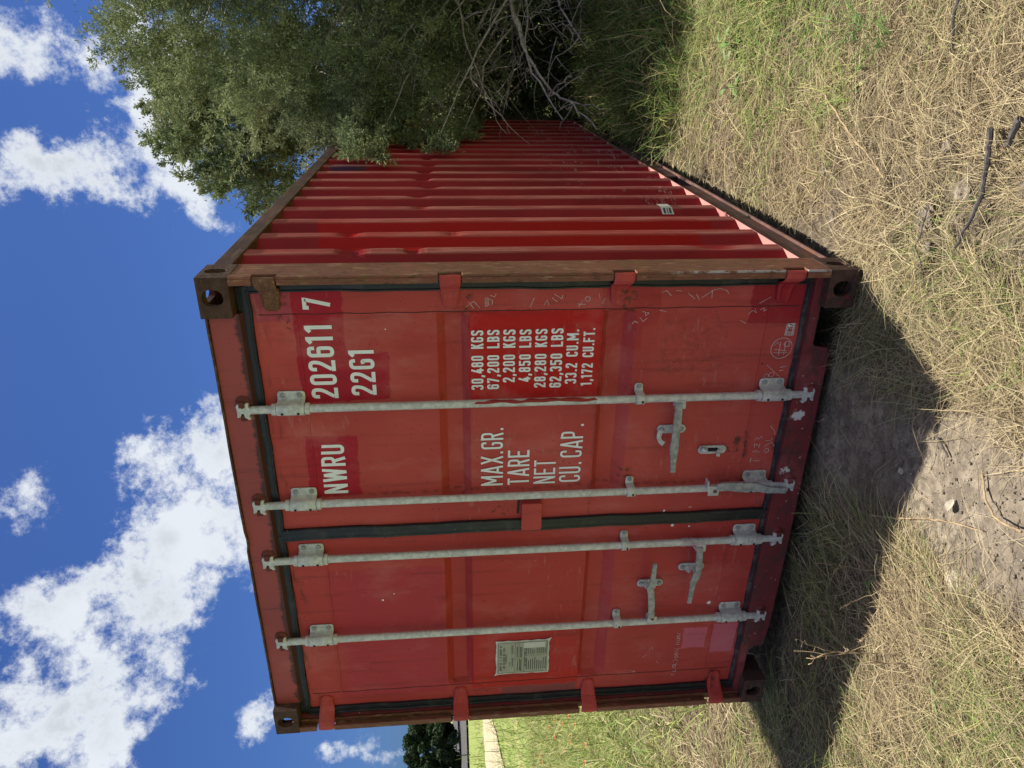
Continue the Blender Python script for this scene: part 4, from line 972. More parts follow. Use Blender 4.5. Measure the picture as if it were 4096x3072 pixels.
# chalk marks
def chalk(leaf, strokes, w_=.0026):
    for q, st in enumerate(strokes):
        mb = MB(); P_ = [(dx(a)+random.uniform(-.0006, .0006), dz(b_)+random.uniform(-.0006, .0006)) for a, b_ in st]; ribbon(mb, P_, w_*random.uniform(.8, 1.2), DOORF(.0003), q*.00003)
        mb.obj('chalk_mark', 'chalk', leaf, (dx(st[0][0]), YD, dz(st[0][1])))
circ = lambda cx, cz, r, a0=0, a1=6.3, n_=22: [(cx+r*math.cos(a0+(a1-a0)*i/n_), cz+r*.98*math.sin(a0+(a1-a0)*i/n_)) for i in range(n_+1)]
chalk(leafR, [circ(2.089, .254, .047), [(2.058, .262), (2.118, .262)], [(2.058, .240), (2.116, .240)], [(2.070, .288), (2.070, .225)], [(2.085, .285), (2.078, .230)], [(2.10, .292), (2.118, .276), (2.100, .262)], circ(2.108, .234, .012), [(2.095, .222), (2.122, .222)]])
chalk(leafR, [circ(1.960, .298, .010), circ(1.966, .277, .011), [(2.014, .305), (1.931, .212)], [(1.984, .246), (1.987, .228)], [(2.000, .244), (2.004, .220)]])
chalk(leafR, [[(1.525, .299), (1.548, .299)], [(1.535, .292), (1.531, .256)], [(1.575, .292), (1.585, .296), (1.588, .282), (1.575, .280)], [(1.590, .290), (1.578, .262)], [(1.603, .292), (1.622, .296), (1.617, .280), (1.603, .272), (1.624, .270)], [(1.640, .298), (1.658, .290), (1.646, .281), (1.662, .270), (1.650, .262)],
    circ(1.586, .232, .010), [(1.608, .246), (1.630, .216), (1.601, .194)], [(1.640, .250), (1.636, .222), (1.650, .216)], [(1.714, .237), (1.690, .214), (1.668, .207)]])
chalk(leafR, [[(2.318, 1.575), (2.290, 1.555)], [(2.298, 1.585), (2.320, 1.555), (2.292, 1.530)], [(2.335, 1.51), (2.296, 1.51)], [(2.337, 1.503), (2.297, 1.502)], [(2.300, 1.494), (2.330, 1.498), (2.322, 1.480), (2.304, 1.482)], [(2.345, 1.490), (2.336, 1.472), (2.350, 1.466)],
    [(2.330, 1.315), (2.292, 1.330)], [(2.300, 1.275), (2.320, 1.262), (2.298, 1.256)], [(2.330, 1.245), (2.312, 1.222)], [(2.344, 1.235), (2.325, 1.205), (2.340, 1.20)],
    [(2.290, 1.135), (2.318, 1.12)], [(2.302, 1.140), (2.300, 1.108)], circ(2.322, 1.100, .010), [(2.345, 1.055), (2.325, 1.052)], [(2.300, 1.040), (2.325, 1.03)]])
chalk(leafR, [[(2.345, .800), (2.352, .780), (2.330, .760)], [(2.352, .74), (2.350, .72)], [(2.318, .632), (2.350, .590), (2.358, .56), (2.348, .53), (2.335, .52)], [(2.350, .592), (2.318, .590)], [(2.335, .655), (2.310, .64)], [(2.34, .69), (2.315, .66)],
    [(2.265, .872), (2.258, .845), (2.246, .858), (2.262, .86)], [(2.240, .880), (2.222, .866), (2.236, .850)], [(2.212, .91), (2.225, .90), (2.215, .885)], [(2.268, .80), (2.262, .77)]])
chalk(leafR, [[(2.245, .425), (2.262, .41), (2.250, .39), (2.268, .40)], [(2.262, .378), (2.272, .362), (2.258, .36), (2.264, .35)], [(2.218, .455), (2.205, .43)], [(2.318, .34), (2.290, .385)], [(2.345, .26), (2.325, .265)]], .0022)
chalk(leafL, [[(.205, .51), (.218, .523), (.212, .50)], [(.240, .522), (.235, .498), (.255, .500)], circ(.272, .512, .009), [(.288, .522), (.282, .498), (.298, .503)], [(.310, .525), (.320, .510), (.312, .496)], circ(.340, .508, .008), circ(.362, .510, .008), [(.380, .522), (.384, .498)], [(.400, .524), (.392, .510), (.402, .498)],
    [(.430, .522), (.428, .500)], [(.445, .520), (.440, .498)], circ(.462, .510, .008), circ(.484, .512, .008), [(.508, .522), (.498, .500)]], .0026)
chalk(leafL, [[(.24, .74), (.26, .72)], [(.245, .715), (.265, .745)], [(.35, .69), (.37, .67)], [(.30, .60), (.32, .615)], [(.40, .66), (.42, .645), (.40, .64)]], .0018)
# loose flakes of white paint
def flake(leaf, x_, z_, r, mat='letter_white', name='paint_flake'):
    mb = MB(); n_ = 7; pts = [(dx(x_)+r*random.uniform(.6, 1.1)*math.cos(2*math.pi*i/n_), dz(z_)+r*random.uniform(.6, 1.1)*math.sin(2*math.pi*i/n_)) for i in range(n_)]
    mb.prism(pts, 1, YD-.0016, YD-.0004); mb.obj(name, mat, leaf, (dx(x_), YD, dz(z_)))
for q in ((1.192, .626, .009), (1.183, .543, .006)): flake(leafL, *q)
flake(leafR, 1.278, .675, .007); flake(leafR, 2.21, 1.905, .003); flake(leafL, .70, .38, .012); flake(leafL, .83, 2.0, .006); flake(leafL, .865, 1.945, .004)
chalk(leafR, [[(1.266, .735), (1.268, .70)], [(1.292, .56), (1.293, .545)], [(1.213, .70), (1.216, .60), (1.212, .56)]], .004)
# notice stuck over a ridge of the side wall
mb = MB(); sx_ = W_-.0050
mb.add([(sx_, 1.31-.07+.0, .472), (sx_, 1.309, .476), (sx_, 1.311, .412), (sx_, 1.245, .408)], [(0, 1, 2, 3)]); mb.add([(sx_-.030, 1.185, .470), (sx_-.0005, 1.2385, .472), (sx_-.0005, 1.2385, .408), (sx_-.030, 1.185, .405)], [(0, 1, 2, 3)])
mb.obj('sticker', 'sticker_cream', box_c, (sx_, 1.25, .44))
mb = MB()
for (a, b_) in ((.416, .428), (.434, .440), (.448, .460)): mb.add([(sx_-.0265, 1.190, a), (sx_-.0045, 1.230, a), (sx_-.0045, 1.230, b_), (sx_-.0265, 1.190, b_)], [(0, 1, 2, 3)])
mb.obj('notice_print', 'print_black', box_c, (sx_, 1.25, .43))
# torn rag of paint / tag peeping from the foot of a rib
mb = MB(); mb.tube([(W_-.03, 1.01, .163), (W_-.008, 1.02, .180), (W_+.004, 1.05, .172)], [.008, .010, .004], 6); mb.obj('peeling_flap', 'lit_ledge_paint', box_c, (W_-.01, 1.02, .17))

# ================================================================== vegetation helpers
def poly_mesh(name, V, F, cols=None, mat=None, smooth=False):
    """V (n,3), F (m,4) or (m,3), cols (n,3) per vertex"""
    me = bpy.data.meshes.new(name); k = F.shape[1]
    me.vertices.add(len(V)); me.vertices.foreach_set('co', V.astype(np.float32).ravel())
    me.loops.add(F.size); me.loops.foreach_set('vertex_index', F.astype(np.int32).ravel())
    me.polygons.add(len(F)); me.polygons.foreach_set('loop_start', np.arange(0, F.size, k, dtype=np.int32)); me.polygons.foreach_set('loop_total', np.full(len(F), k, np.int32))
    me.update(calc_edges=True)
    if cols is not None:
        at = me.color_attributes.new('Col', 'FLOAT_COLOR', 'POINT'); at.data.foreach_set('color', np.c_[cols, np.ones(len(cols))].astype(np.float32).ravel())
    if mat: me.materials.append(MATS[mat])
    return me
def unit(a): return a/np.maximum(np.linalg.norm(a, axis=-1, keepdims=True), 1e-9)
def foliage(name, clumps, centre, per=1.0, leafL=(.014, .030), leafW=(.006, .011), seed=1, tint=(.090, .125, .066), tint2=(.33, .375, .180), sprig=(.35, .70), drop=0.12):
    """juniper plumes: every clump sends out a few branches, each set with side sprigs of scale leaves; some loose leaves fill the core"""
    r_ = np.random.default_rng(seed); C_ = np.array([c[:3] for c in clumps]); R_ = np.array([c[3] for c in clumps])
    nb = np.maximum(3, np.round(per*30*R_**2).astype(int)); ib = np.repeat(np.arange(len(C_)), nb); n_ = len(ib)
    rd = unit(r_.normal(size=(n_, 3))); outw = C_[ib]-np.array(centre); outw[:, 2] *= .4; outw = unit(outw); cd_ = unit(r_.normal(size=(len(C_), 3)))[ib]
    hang = (C_[ib][:, 0] < 2.75)&(C_[ib][:, 1] < 6)
    bd = unit(rd*.55+outw*.65+cd_*.5+np.where(hang[:, None], np.array([-.1, -.35, -.15]), np.array([0, 0, .55])))
    bs = C_[ib]+rd*(R_[ib]*r_.uniform(.0, .7, n_))[:, None]-bd*(R_[ib]*.35)[:, None]; bl = r_.uniform(*sprig, n_)*np.clip(R_[ib]/.34, .85, 1.5)*np.where(hang&(R_[ib] < .25), .6, 1)
    NS = 20; t = np.linspace(.12, 1, NS)[None, :]+r_.normal(size=(n_, NS))*.03
    q = bs[:, None]+bd[:, None]*(bl[:, None]*t)[..., None]+np.array([0, 0, -1.])*(drop*bl[:, None]*t**2)[..., None]
    side = unit(r_.normal(size=(n_, NS, 3))); sd_ = unit(bd[:, None]*.75+side*.8+np.array([0, 0, .1])); sl = r_.uniform(.09, .21, (n_, NS))*(1.15-.6*t)*np.clip(R_[ib]/.3, .75, 1.2)[:, None]
    NL = 24; u = r_.random((n_, NS, NL)); P_ = q[:, :, None]+sd_[:, :, None]*(sl[..., None]*u)[..., None]
    off = r_.normal(size=(n_, NS, NL, 3)); P_ = P_+off*(.013*(1.2-u))[..., None]
    ld = unit(sd_[:, :, None]*.9+off*.45+r_.normal(size=P_.shape)*.3); P_ = P_.reshape(-1, 3); ld = ld.reshape(-1, 3)
    bc = np.clip(r_.random(len(C_))[ib]*.55+r_.random(n_)*.45, 0, 1); k = np.repeat(bc, NS*NL)
    # loose core leaves, kept to the darker tints to stand for inner shade
    nc = (per*1500*R_**2).astype(int)+20; ic = np.repeat(np.arange(len(C_)), nc); Pc = C_[ic]+r_.normal(size=(len(ic), 3))*(R_[ic]*.5)[:, None]
    P_ = np.concatenate([P_, Pc]); ld = np.concatenate([ld, unit(r_.normal(size=(len(ic), 3))+np.array([0, 0, .5]))]); k = np.concatenate([k, r_.random(len(ic))*.5])
    ok = ~((P_[:, 0] > -.05) & (P_[:, 0] < 2.46) & (P_[:, 1] < 6.1) & (P_[:, 2] < 2.62)); P_, ld, k = P_[ok], ld[ok], k[ok]; m_ = len(P_)
    wd = unit(np.cross(ld, r_.normal(size=(m_, 3)))); LL = r_.uniform(*leafL, m_)[:, None]; WW = r_.uniform(*leafW, m_)[:, None]
    V = np.stack([P_-wd*WW*.35, P_+ld*LL*.5+wd*WW*.5, P_+ld*LL, P_+ld*LL*.45-wd*WW*.6], 1).reshape(-1, 3); F = np.arange(m_*4).reshape(-1, 4)
    k = np.clip(k+r_.normal(size=m_)*.15, 0, 1)[:, None]; col = (np.array(tint)*(1-k)+np.array(tint2)*k)*r_.uniform(.75, 1.25, m_)[:, None]
    return poly_mesh(name, V, F, np.repeat(col, 4, axis=0), 'leaves')
def limb_pts(a, b_, sag=.12, n_=7, wig=.04, seed=0):
    r_ = random.Random(seed); a, b_ = Vector(a), Vector(b_); L_ = (b_-a).length; out_ = []
    for i in range(n_+1):
        t = i/n_; q = a.lerp(b_, t); q.z += sag*L_*math.sin(math.pi*t)
        if 0 < i < n_: q += Vector((r_.uniform(-1, 1), r_.uniform(-1, 1), r_.uniform(-1, 1)))*wig*L_*.35
        out_.append(q)
    return out_
def make_tree(name, label, cat, base, trunk, clumps, seed, per=1.0, group=None, mat='bark', trad=.11, every=1, **fk):
    t = thing(name, label, cat, base, group)
    mb = MB(); nseg = len(trunk)-1
    mb.tube(trunk, [trad*(1-.80*i/nseg) for i in range(nseg+1)], 10)
    mb.obj('trunk', mat, t, trunk[0], smooth=True)
    tr = [Vector(q) for q in trunk]; mb = MB()
    for i, c in enumerate(clumps):
        if i % every: continue
        c_ = Vector(c[:3]); hz_ = max(tr[0].z+.25, c_.z-(c_-tr[0]).to_2d().length*.55)
        # nearest trunk height
        zz_ = min(max(hz_, tr[0].z+.2), tr[-1].z-.1); j = max(k for k in range(nseg) if tr[k].z <= zz_+1e-6) if zz_ > tr[0].z else 0
        f_ = (zz_-tr[j].z)/max(.01, tr[j+1].z-tr[j].z); s_ = tr[j].lerp(tr[j+1], min(1, max(0, f_)))
        pts = limb_pts(s_, c_, .06 if c_.z > s_.z+.3 else -.02, 9, .05, seed*100+i)
        r0 = min(trad*.45, .008+.004*(c_-s_).length); mb.tube(pts, [r0*(1-.85*k/9) for k in range(10)], 5, cap=False)
        r_ = random.Random(seed*77+i)
        for q in range(3):
            a = pts[r_.randint(3, 6)]; e_ = a+Vector((r_.uniform(-1, 1), r_.uniform(-1, 1), r_.uniform(-.6, .9))).normalized()*r_.uniform(.2, .5)
            mb.tube(limb_pts(a, e_, .05, 4, .15, seed*999+i*5+q), [.006, .005, .004, .003, .0015], 4, cap=False)
    o = mb.obj('limbs', mat, t, trunk[0]); o['kind'] = 'stuff'
    me = foliage('crown', clumps, trunk[len(trunk)//2], per, seed=seed, **fk); me.transform(Matrix.Translation(-Vector(base)))
    o = link('crown', me, None, t, base); o['kind'] = 'stuff'
    return t
CLA = [(4.22,4.49,4.18,0.39), (4.26,5,4.34,0.35), (4.05,4.61,4.2,0.31), (4.21,5.47,4.58,0.36), (3.86,4.06,4.19,0.39), (4.02,5.72,4.66,0.31), (3.66,3.83,4.04,0.39), (4.32,4.64,4.06,0.39), (4.31,5.45,4.34,0.37), (3.98,4.42,4.05,0.4), (4.19,5.31,4.19,0.32), (3.89,4.08,3.96,0.36), (3.89,5.32,4.43,0.33), (3.63,4.11,3.91,0.35), (3.82,5.9,4.5,0.3), (3.36,3.85,3.88,0.38), (4.15,3.78,3.56,0.3), (4.28,5.15,4.01,0.38), (3.96,4.11,3.61,0.34), (4.09,5.09,3.96,0.37), (3.76,3.85,3.59,0.39), (3.98,5.56,4.22,0.39), (3.58,4.32,3.85,0.33), (3.75,5.09,4.07,0.31), (3.35,3.98,3.72,0.3), (3.46,5.4,4.08,0.32), (3.16,4.25,3.85,0.34), (4.11,3.81,3.43,0.35), (4.5,5.6,3.73,0.39), (3.96,3.9,3.38,0.34), (4.1,5.26,3.84,0.35), (3.83,4.69,3.56,0.35), (3.91,5.44,3.85,0.33), (3.7,4.16,3.54,0.4), (3.69,5.48,3.8,0.33), (3.48,4.54,3.74,0.39), (3.42,5.73,4.04,0.37), (3.18,4.17,3.58,0.37), (3.22,5.73,4.09,0.37), (2.91,4.42,3.76,0.36), (4.2,4,3.26,0.37), (4.37,5.54,3.55,0.38), (4.05,4.46,3.35,0.38), (4.16,5.77,3.66,0.37), (3.79,4.28,3.23,0.35), (3.93,5.86,3.76,0.35), (3.63,4.49,3.35,0.32), (3.72,5.62,3.6,0.34), (3.4,4.41,3.38,0.37), (3.54,5.43,3.74,0.37), (3.19,4.41,3.49,0.3), (3.27,5.09,3.6,0.31), (3.06,4.01,3.39,0.3), (4.28,4.31,3.04,0.36), (4.29,4.97,3.22,0.34), (4.03,3.9,3.01,0.38), (4.29,5.53,3.31,0.31), (3.89,4.33,3.08,0.4), (4.01,5.74,3.3,0.36), (3.72,4.36,3.14,0.36), (3.64,5.58,3.28,0.34), (3.52,3.93,2.98,0.36), (3.56,5.6,3.37,0.39), (3.24,4.04,3.13,0.33), (3.25,5.9,3.4,0.39), (3.03,4.72,3.26,0.35), (2.99,5.92,3.56,0.35), (2.8,3.93,3.18,0.36), (4.32,4.46,2.84,0.38), (4.39,5.2,3.05,0.39), (4.08,4.03,2.73,0.32), (4.25,5.52,2.93,0.35), (3.87,4.48,2.86,0.31), (4.01,5.48,2.99,0.33), (3.65,4.24,2.9,0.34), (3.69,5.06,2.96,0.33), (3.39,4.64,2.98,0.35), (3.43,5.42,3.21,0.36), (3.21,4.27,2.88,0.39), (3.25,5.81,3.22,0.32), (2.96,3.89,2.92,0.38), (2.99,5.29,3.09,0.38), (2.84,4.26,2.88,0.35), (2.75,5.16,3.14,0.36), (4.28,3.97,2.48,0.38), (4.34,4.98,2.62,0.37), (4.01,4.43,2.54,0.3), (4.28,5.56,2.69,0.4), (3.91,4.07,2.55,0.39), (3.95,5.38,2.84,0.32), (3.72,3.92,2.56,0.34), (3.83,5.54,2.9,0.37), (3.51,4.22,2.57,0.33), (3.5,5.88,2.86,0.34), (3.2,3.97,2.72,0.36), (3.15,5.54,2.87,0.36), (3.01,4.06,2.72,0.38), (3.05,5.25,2.84,0.34), (2.83,4.47,2.7,0.37), (2.69,5.1,2.94,0.31), (4.35,4.54,2.36,0.35), (4.33,4.99,2.46,0.37), (4.18,4.64,2.48,0.37), (4.34,5.84,2.58,0.37), (3.95,4.37,2.33,0.34), (4.02,5.55,2.57,0.33), (3.75,4.57,2.45,0.36), (3.78,5.79,2.49,0.35), (3.45,4.5,2.43,0.34), (3.57,5.21,2.6,0.3), (3.24,4.52,2.39,0.3), (3.16,5.6,2.6,0.34), (3.09,3.98,2.42,0.32), (2.99,5.83,2.66,0.32), (2.84,3.97,2.48,0.33), (2.73,5.05,2.62,0.39), (2.78,4.41,2.55,0.35), (2.71,5.61,2.54,0.37), (4.28,3.94,2.06,0.3), (4.5,5.3,2.24,0.4), (4.1,4.21,2.16,0.33), (4.15,5.13,2.15,0.32), (3.82,4.4,2.13,0.34), (4.04,5.05,2.1,0.38), (3.75,4.31,2.18,0.4), (3.76,5.11,2.22,0.31), (3.48,4.68,2.13,0.31), (3.58,5.39,2.31,0.31), (3.26,4.11,2.23,0.31), (3.15,5.2,2.37,0.35), (3.02,3.91,2.2,0.33), (2.95,5.86,2.43,0.36), (2.86,3.84,2.12,0.35), (2.69,5.36,2.32,0.36), (2.74,4.07,2.18,0.38), (2.67,5.29,2.38,0.38), (4.25,3.88,1.83,0.31), (4.51,5.33,1.98,0.36), (4.17,4.41,1.96,0.3), (4.25,5.31,2,0.31), (3.94,4.48,1.94,0.36), (3.99,5.69,1.88,0.36), (3.64,4.42,1.95,0.4), (3.71,5.27,1.92,0.38), (3.51,3.89,1.94,0.32), (3.46,5.29,2.03,0.31), (3.24,3.86,1.88,0.31), (3.28,5.81,2.1,0.39), (3.07,4.22,1.93,0.34), (3.08,5.56,2.05,0.38), (2.86,4.31,1.92,0.32), (2.69,5.87,1.99,0.38), (4.36,4.58,1.74,0.35), (4.51,5.63,1.68,0.39), (4.03,4.33,1.67,0.31), (4.2,5.03,1.61,0.4), (3.88,4.24,1.77,0.39), (4.04,5.25,1.7,0.32), (3.72,4.5,1.68,0.32), (3.84,5.9,1.73,0.38), (3.45,4.2,1.63,0.31), (3.5,5.07,1.63,0.32), (3.21,4.65,1.79,0.32), (3.29,5.65,1.64,0.39), (2.97,4.17,1.69,0.3), (2.97,5.2,1.71,0.34), (2.88,4.11,1.75,0.34), (2.67,5.38,1.73,0.4), (4.25,4.39,1.38,0.37), (4.4,5.28,1.4,0.36), (4.07,4.04,1.42,0.31), (4.28,5.5,1.49,0.38), (3.97,4.64,1.39,0.33), (4.11,5.67,1.35,0.37), (3.64,4.45,1.35,0.38), (3.73,5.21,1.37,0.35), (3.54,4.71,1.35,0.35), (3.61,5.38,1.44,0.32), (3.18,4.66,1.41,0.36), (3.34,5.66,1.44,0.36), (3.04,4.63,1.4,0.32), (3.03,5.6,1.46,0.39), (2.75,4.51,1.52,0.32), (2.67,5.77,1.52,0.39), (3.47,4.54,4.4,0.2), (3.39,4.54,4.33,0.2), (3.22,4.64,4.19,0.2), (3.04,4.64,4.18,0.2), (2.92,4.73,4.07,0.2), (2.79,4.72,4,0.2), (2.5,4.19,2.47,0.2), (2.5,3.68,2.34,0.13), (2.5,3.99,2.24,0.22), (2.5,4.09,2.02,0.2), (2.55,4.2,2.11,0.25), (2.5,3.99,1.72,0.13), (2.51,4.2,1.47,0.14), (2.52,4.3,1.8,0.2), (2.52,4.5,2.55,0.25)]
CLB = [(2.73,7.37,4.82,0.42), (2.72,8.25,5.04,0.43), (2.49,7.03,4.7,0.37), (2.3,8.14,5.17,0.38), (2.67,7.57,4.6,0.45), (2.65,8.69,5.06,0.47), (2.3,7.51,4.71,0.47), (2.23,8.67,5.08,0.42), (2.17,7.1,4.67,0.37), (1.95,8.04,4.96,0.45), (2.63,7.66,4.27,0.45), (2.54,8.52,4.44,0.48), (2.51,7.06,4.29,0.38), (2.31,8.54,4.63,0.45), (2.08,7.41,4.45,0.41), (1.93,8.26,4.68,0.44), (1.55,7.66,4.49,0.37), (1.54,8.14,4.54,0.37), (2.74,7.62,3.98,0.47), (2.72,8.43,4.18,0.44), (2.39,7.24,3.86,0.4), (2.34,8.04,4.03,0.41), (2.07,7.03,4,0.39), (1.91,8.75,4.44,0.42), (1.67,6.98,4,0.4), (1.68,8.54,4.23,0.4), (2.78,7.39,3.71,0.41), (2.8,8.2,3.74,0.48), (2.43,7.07,3.59,0.39), (2.27,8.4,3.72,0.37), (2,7.31,3.7,0.43), (1.9,8.47,3.79,0.36), (1.67,7.24,3.82,0.46), (1.48,8.2,3.81,0.48), (2.65,7.14,3.18,0.45), (2.53,8.81,3.54,0.39), (2.46,7.38,3.32,0.39), (2.44,8.14,3.38,0.41), (2.06,7.69,3.5,0.47), (2.05,8.64,3.63,0.48), (2.82,7.22,2.9,0.47), (2.81,8.18,2.92,0.41), (2.35,7.3,3.03,0.45), (2.28,8.78,3.26,0.44), (2.15,7.49,3.12,0.4), (1.95,8.43,3.18,0.48), (2.19,7.48,5.07,0.22), (2.16,7.48,4.88,0.22), (1.62,7.41,4.57,0.22), (1.4,7.37,4.18,0.22), (1.59,7.4,4.42,0.22)]
CLC = [(4.68,6.64,2.36,0.55), (4.87,8.12,2.38,0.55), (4.29,6.49,2.31,0.55), (4.6,8.46,2.35,0.55), (3.93,6.56,2.31,0.55), (4.28,8.4,2.45,0.55), (3.76,6.76,2.41,0.55), (3.68,8.87,2.55,0.55), (3.25,7.11,2.46,0.55), (3.11,8.93,2.42,0.55), (2.92,7.28,2.52,0.55), (2.78,8.72,2.73,0.55), (2.42,7.24,2.48,0.55), (2.24,8.76,2.69,0.55), (4.77,6.81,1.99,0.55), (5.06,8.35,1.91,0.55), (4.47,6.73,2.03,0.55), (4.43,8.29,2.07,0.55), (3.98,7.1,2.01,0.55), (4.08,8.61,2.06,0.55), (3.61,6.73,1.98,0.55), (3.61,8.48,2.08,0.55), (3.35,6.65,1.84,0.55), (3.19,8.59,2.18,0.55), (2.97,7.19,2.14,0.55), (2.68,8.16,2.03,0.55), (2.52,7.09,1.98,0.55), (2.27,8.27,2.01,0.55), (4.78,6.46,1.38,0.55), (5.05,8.04,1.41,0.55), (4.41,7.18,1.5,0.55), (4.73,8.56,1.39,0.55), (4.16,7.1,1.4,0.55), (4.2,8.1,1.56,0.55), (3.68,7.25,1.43,0.55), (3.83,8.3,1.5,0.55), (3.15,6.7,1.6,0.55), (3.31,8.2,1.64,0.55), (2.81,7.05,1.55,0.55), (2.91,8.53,1.62,0.55), (2.44,6.96,1.48,0.55), (2.42,8.32,1.37,0.55), (4.8,7.14,1.06,0.55), (4.96,8.34,0.96,0.55), (4.32,6.71,1,0.55), (4.66,8.33,1.11,0.55), (4.12,7,0.95,0.55), (4.03,8.2,0.94,0.55), (3.7,6.61,1.01,0.55), (3.64,8.6,0.92,0.55), (3.14,6.85,1.21,0.55), (3.21,8.35,0.93,0.55), (2.92,6.61,1.12,0.55), (2.72,8.46,1.13,0.55), (2.57,6.76,0.97,0.55), (2.12,8.72,1.08,0.55), (4.73,6.5,0.59,0.55), (5.04,8.01,0.56,0.55), (4.44,6.55,0.67,0.55), (4.54,8.82,0.43,0.55), (4.18,7.11,0.63,0.55), (4.16,8.17,0.63,0.55), (3.67,6.88,0.49,0.55), (3.75,8.91,0.49,0.55), (3.36,6.95,0.64,0.55), (3.33,8.65,0.28,0.55), (2.91,7.18,0.45,0.55), (2.93,8.18,0.46,0.55), (2.45,6.86,0.47,0.55), (2.27,8.5,0.27,0.55), (4.7,6.63,0.33,0.55), (4.99,8.49,-0,0.55), (4.53,7.01,0.31,0.55), (4.8,8.83,-0.15,0.55), (4.12,6.57,0.36,0.55), (4.2,8.79,-0.07,0.55), (3.62,6.62,0.32,0.55), (3.83,8.41,-0.08,0.55), (3.23,6.64,0.33,0.55), (3.35,8.61,-0.2,0.55), (2.86,7.23,0.05,0.55), (2.89,8.4,-0.24,0.55), (2.55,6.85,0.02,0.55), (2.17,8.19,-0.06,0.55), (4.77,7,-0.26,0.55), (4.91,8.26,-0.3,0.55), (4.41,6.8,-0.3,0.55), (4.59,8.33,-0.62,0.55), (4.1,7.07,-0.35,0.55), (4.12,8.23,-0.55,0.55), (3.84,7.15,-0.31,0.55), (3.66,8.17,-0.63,0.55), (3.3,6.63,-0.25,0.55), (3.15,8.82,-0.59,0.55), (2.77,7.05,-0.28,0.55), (2.77,8.31,-0.58,0.55), (2.57,7.04,-0.3,0.55), (2.22,8.49,-0.73,0.55)]

CLA += [(2.50,2.78,2.27,.10), (2.50,3.18,1.71,.09), (2.50,3.85,1.48,.09), (2.50,2.96,2.28,0.12), (2.52,3.23,2.23,0.16), (2.54,3.54,2.15,0.20), (2.52,3.63,2.00,0.17), (2.55,3.81,1.90,0.20), (2.50,3.33,1.70,0.10), (2.53,3.82,1.69,0.14), (2.50,4.20,1.47,0.12), (2.54,4.55,1.48,0.18), (2.58,4.86,1.32,0.20), (2.58,3.90,2.09,0.24), (2.54,3.70,2.45,0.20), (2.60,4.62,1.57,0.22)]
_q = random.Random(12)      # the far half of the crown, round the trunk
for _i in range(46):
    _a = _q.uniform(-1.7, 1.5); _r = _q.uniform(.5, 1.6); _z = _q.uniform(1.3, 5.0); _r *= 1.15-.12*_z
    CLA.append((4.35+_r*math.cos(_a), 5.0+_r*math.sin(_a), _z, _q.uniform(.30, .42)))
tA = make_tree('juniper_tree', 'large juniper overhanging the right side wall, its grey limbs bare near the ground', 'tree', (4.12, 4.9, -.05),
    [(4.12, 4.9, -.1), (4.08, 4.88, .6), (4.16, 4.95, 1.3), (4.05, 5.0, 2.2), (4.12, 5.1, 3.2), (4.05, 5.0, 4.1)], CLA, 3, per=1.0, every=3, leafL=(.018, .042), leafW=(.006, .0125))
make_tree('juniper_tree', 'juniper standing beyond the far end of the container, showing above its roof', 'tree', (1.9, 8.2, -.05),
    [(1.9, 8.2, -.1), (1.95, 8.15, .9), (1.85, 8.1, 1.9), (1.95, 8.1, 2.9), (1.9, 8.1, 3.9), (1.95, 8.1, 4.6)], CLB, 4, per=1.0, every=2, leafL=(.032, .062), leafW=(.013, .024))
make_tree('juniper_tree', 'low juniper added as a dark backdrop behind the bare limbs of the large one', 'tree', (4.3, 8.4, -.05),
    [(4.3, 8.4, -.1), (4.25, 8.4, .7), (4.35, 8.45, 1.5), (4.25, 8.5, 2.4), (4.3, 8.5, 3.2)], CLC, 5, per=.85, mat='bark_shade', every=3, leafL=(.03, .055), leafW=(.014, .024), tint=(.07, .095, .045), tint2=(.12, .14, .06))  # added backdrop tree; shade put into darker leaf and bark tints
# bare crooked limbs low on the large juniper
LIMBS = [([(4.10, 4.85, 1.25), (3.96, 4.6, 1.19), (3.56, 4.38, 1.03), (3.27, 4.14, .97), (3.01, 3.88, .88), (2.66, 3.61, .65)], .022),
 ([(4.10, 4.85, 1.15), (3.86, 4.61, 1.10), (3.45, 4.39, .99), (3.14, 4.14, .90), (2.85, 3.88, .71), (2.77, 3.62, .57), (2.61, 3.35, .41)], .020),
 ([(4.1, 4.88, .8), (3.77, 4.62, .88), (3.45, 4.39, .88), (3.21, 4.14, .92)], .02), ([(3.5, 4.7, 1.02), (3.04, 4.64, 1.12), (2.96, 4.38, 1.34), (2.87, 4.13, 1.57)], .010),
 ([(3.45, 4.6, 1.0), (3.08, 4.64, .96), (2.90, 4.38, 1.02), (2.73, 4.12, 1.13)], .010), ([(4.1, 4.9, 1.4), (3.7, 4.5, 1.5), (3.3, 4.2, 1.45), (2.9, 4.0, 1.3), (2.7, 3.9, 1.15)], .011),
 ([(4.1, 4.9, 1.6), (3.7, 4.6, 1.8), (3.3, 4.3, 1.95), (2.95, 4.1, 1.85), (2.7, 3.9, 1.62)], .010), ([(4.1, 4.9, .5), (3.8, 4.6, .62), (3.5, 4.3, .60), (3.2, 4.05, .40)], .016)]
rr_ = random.Random(8)
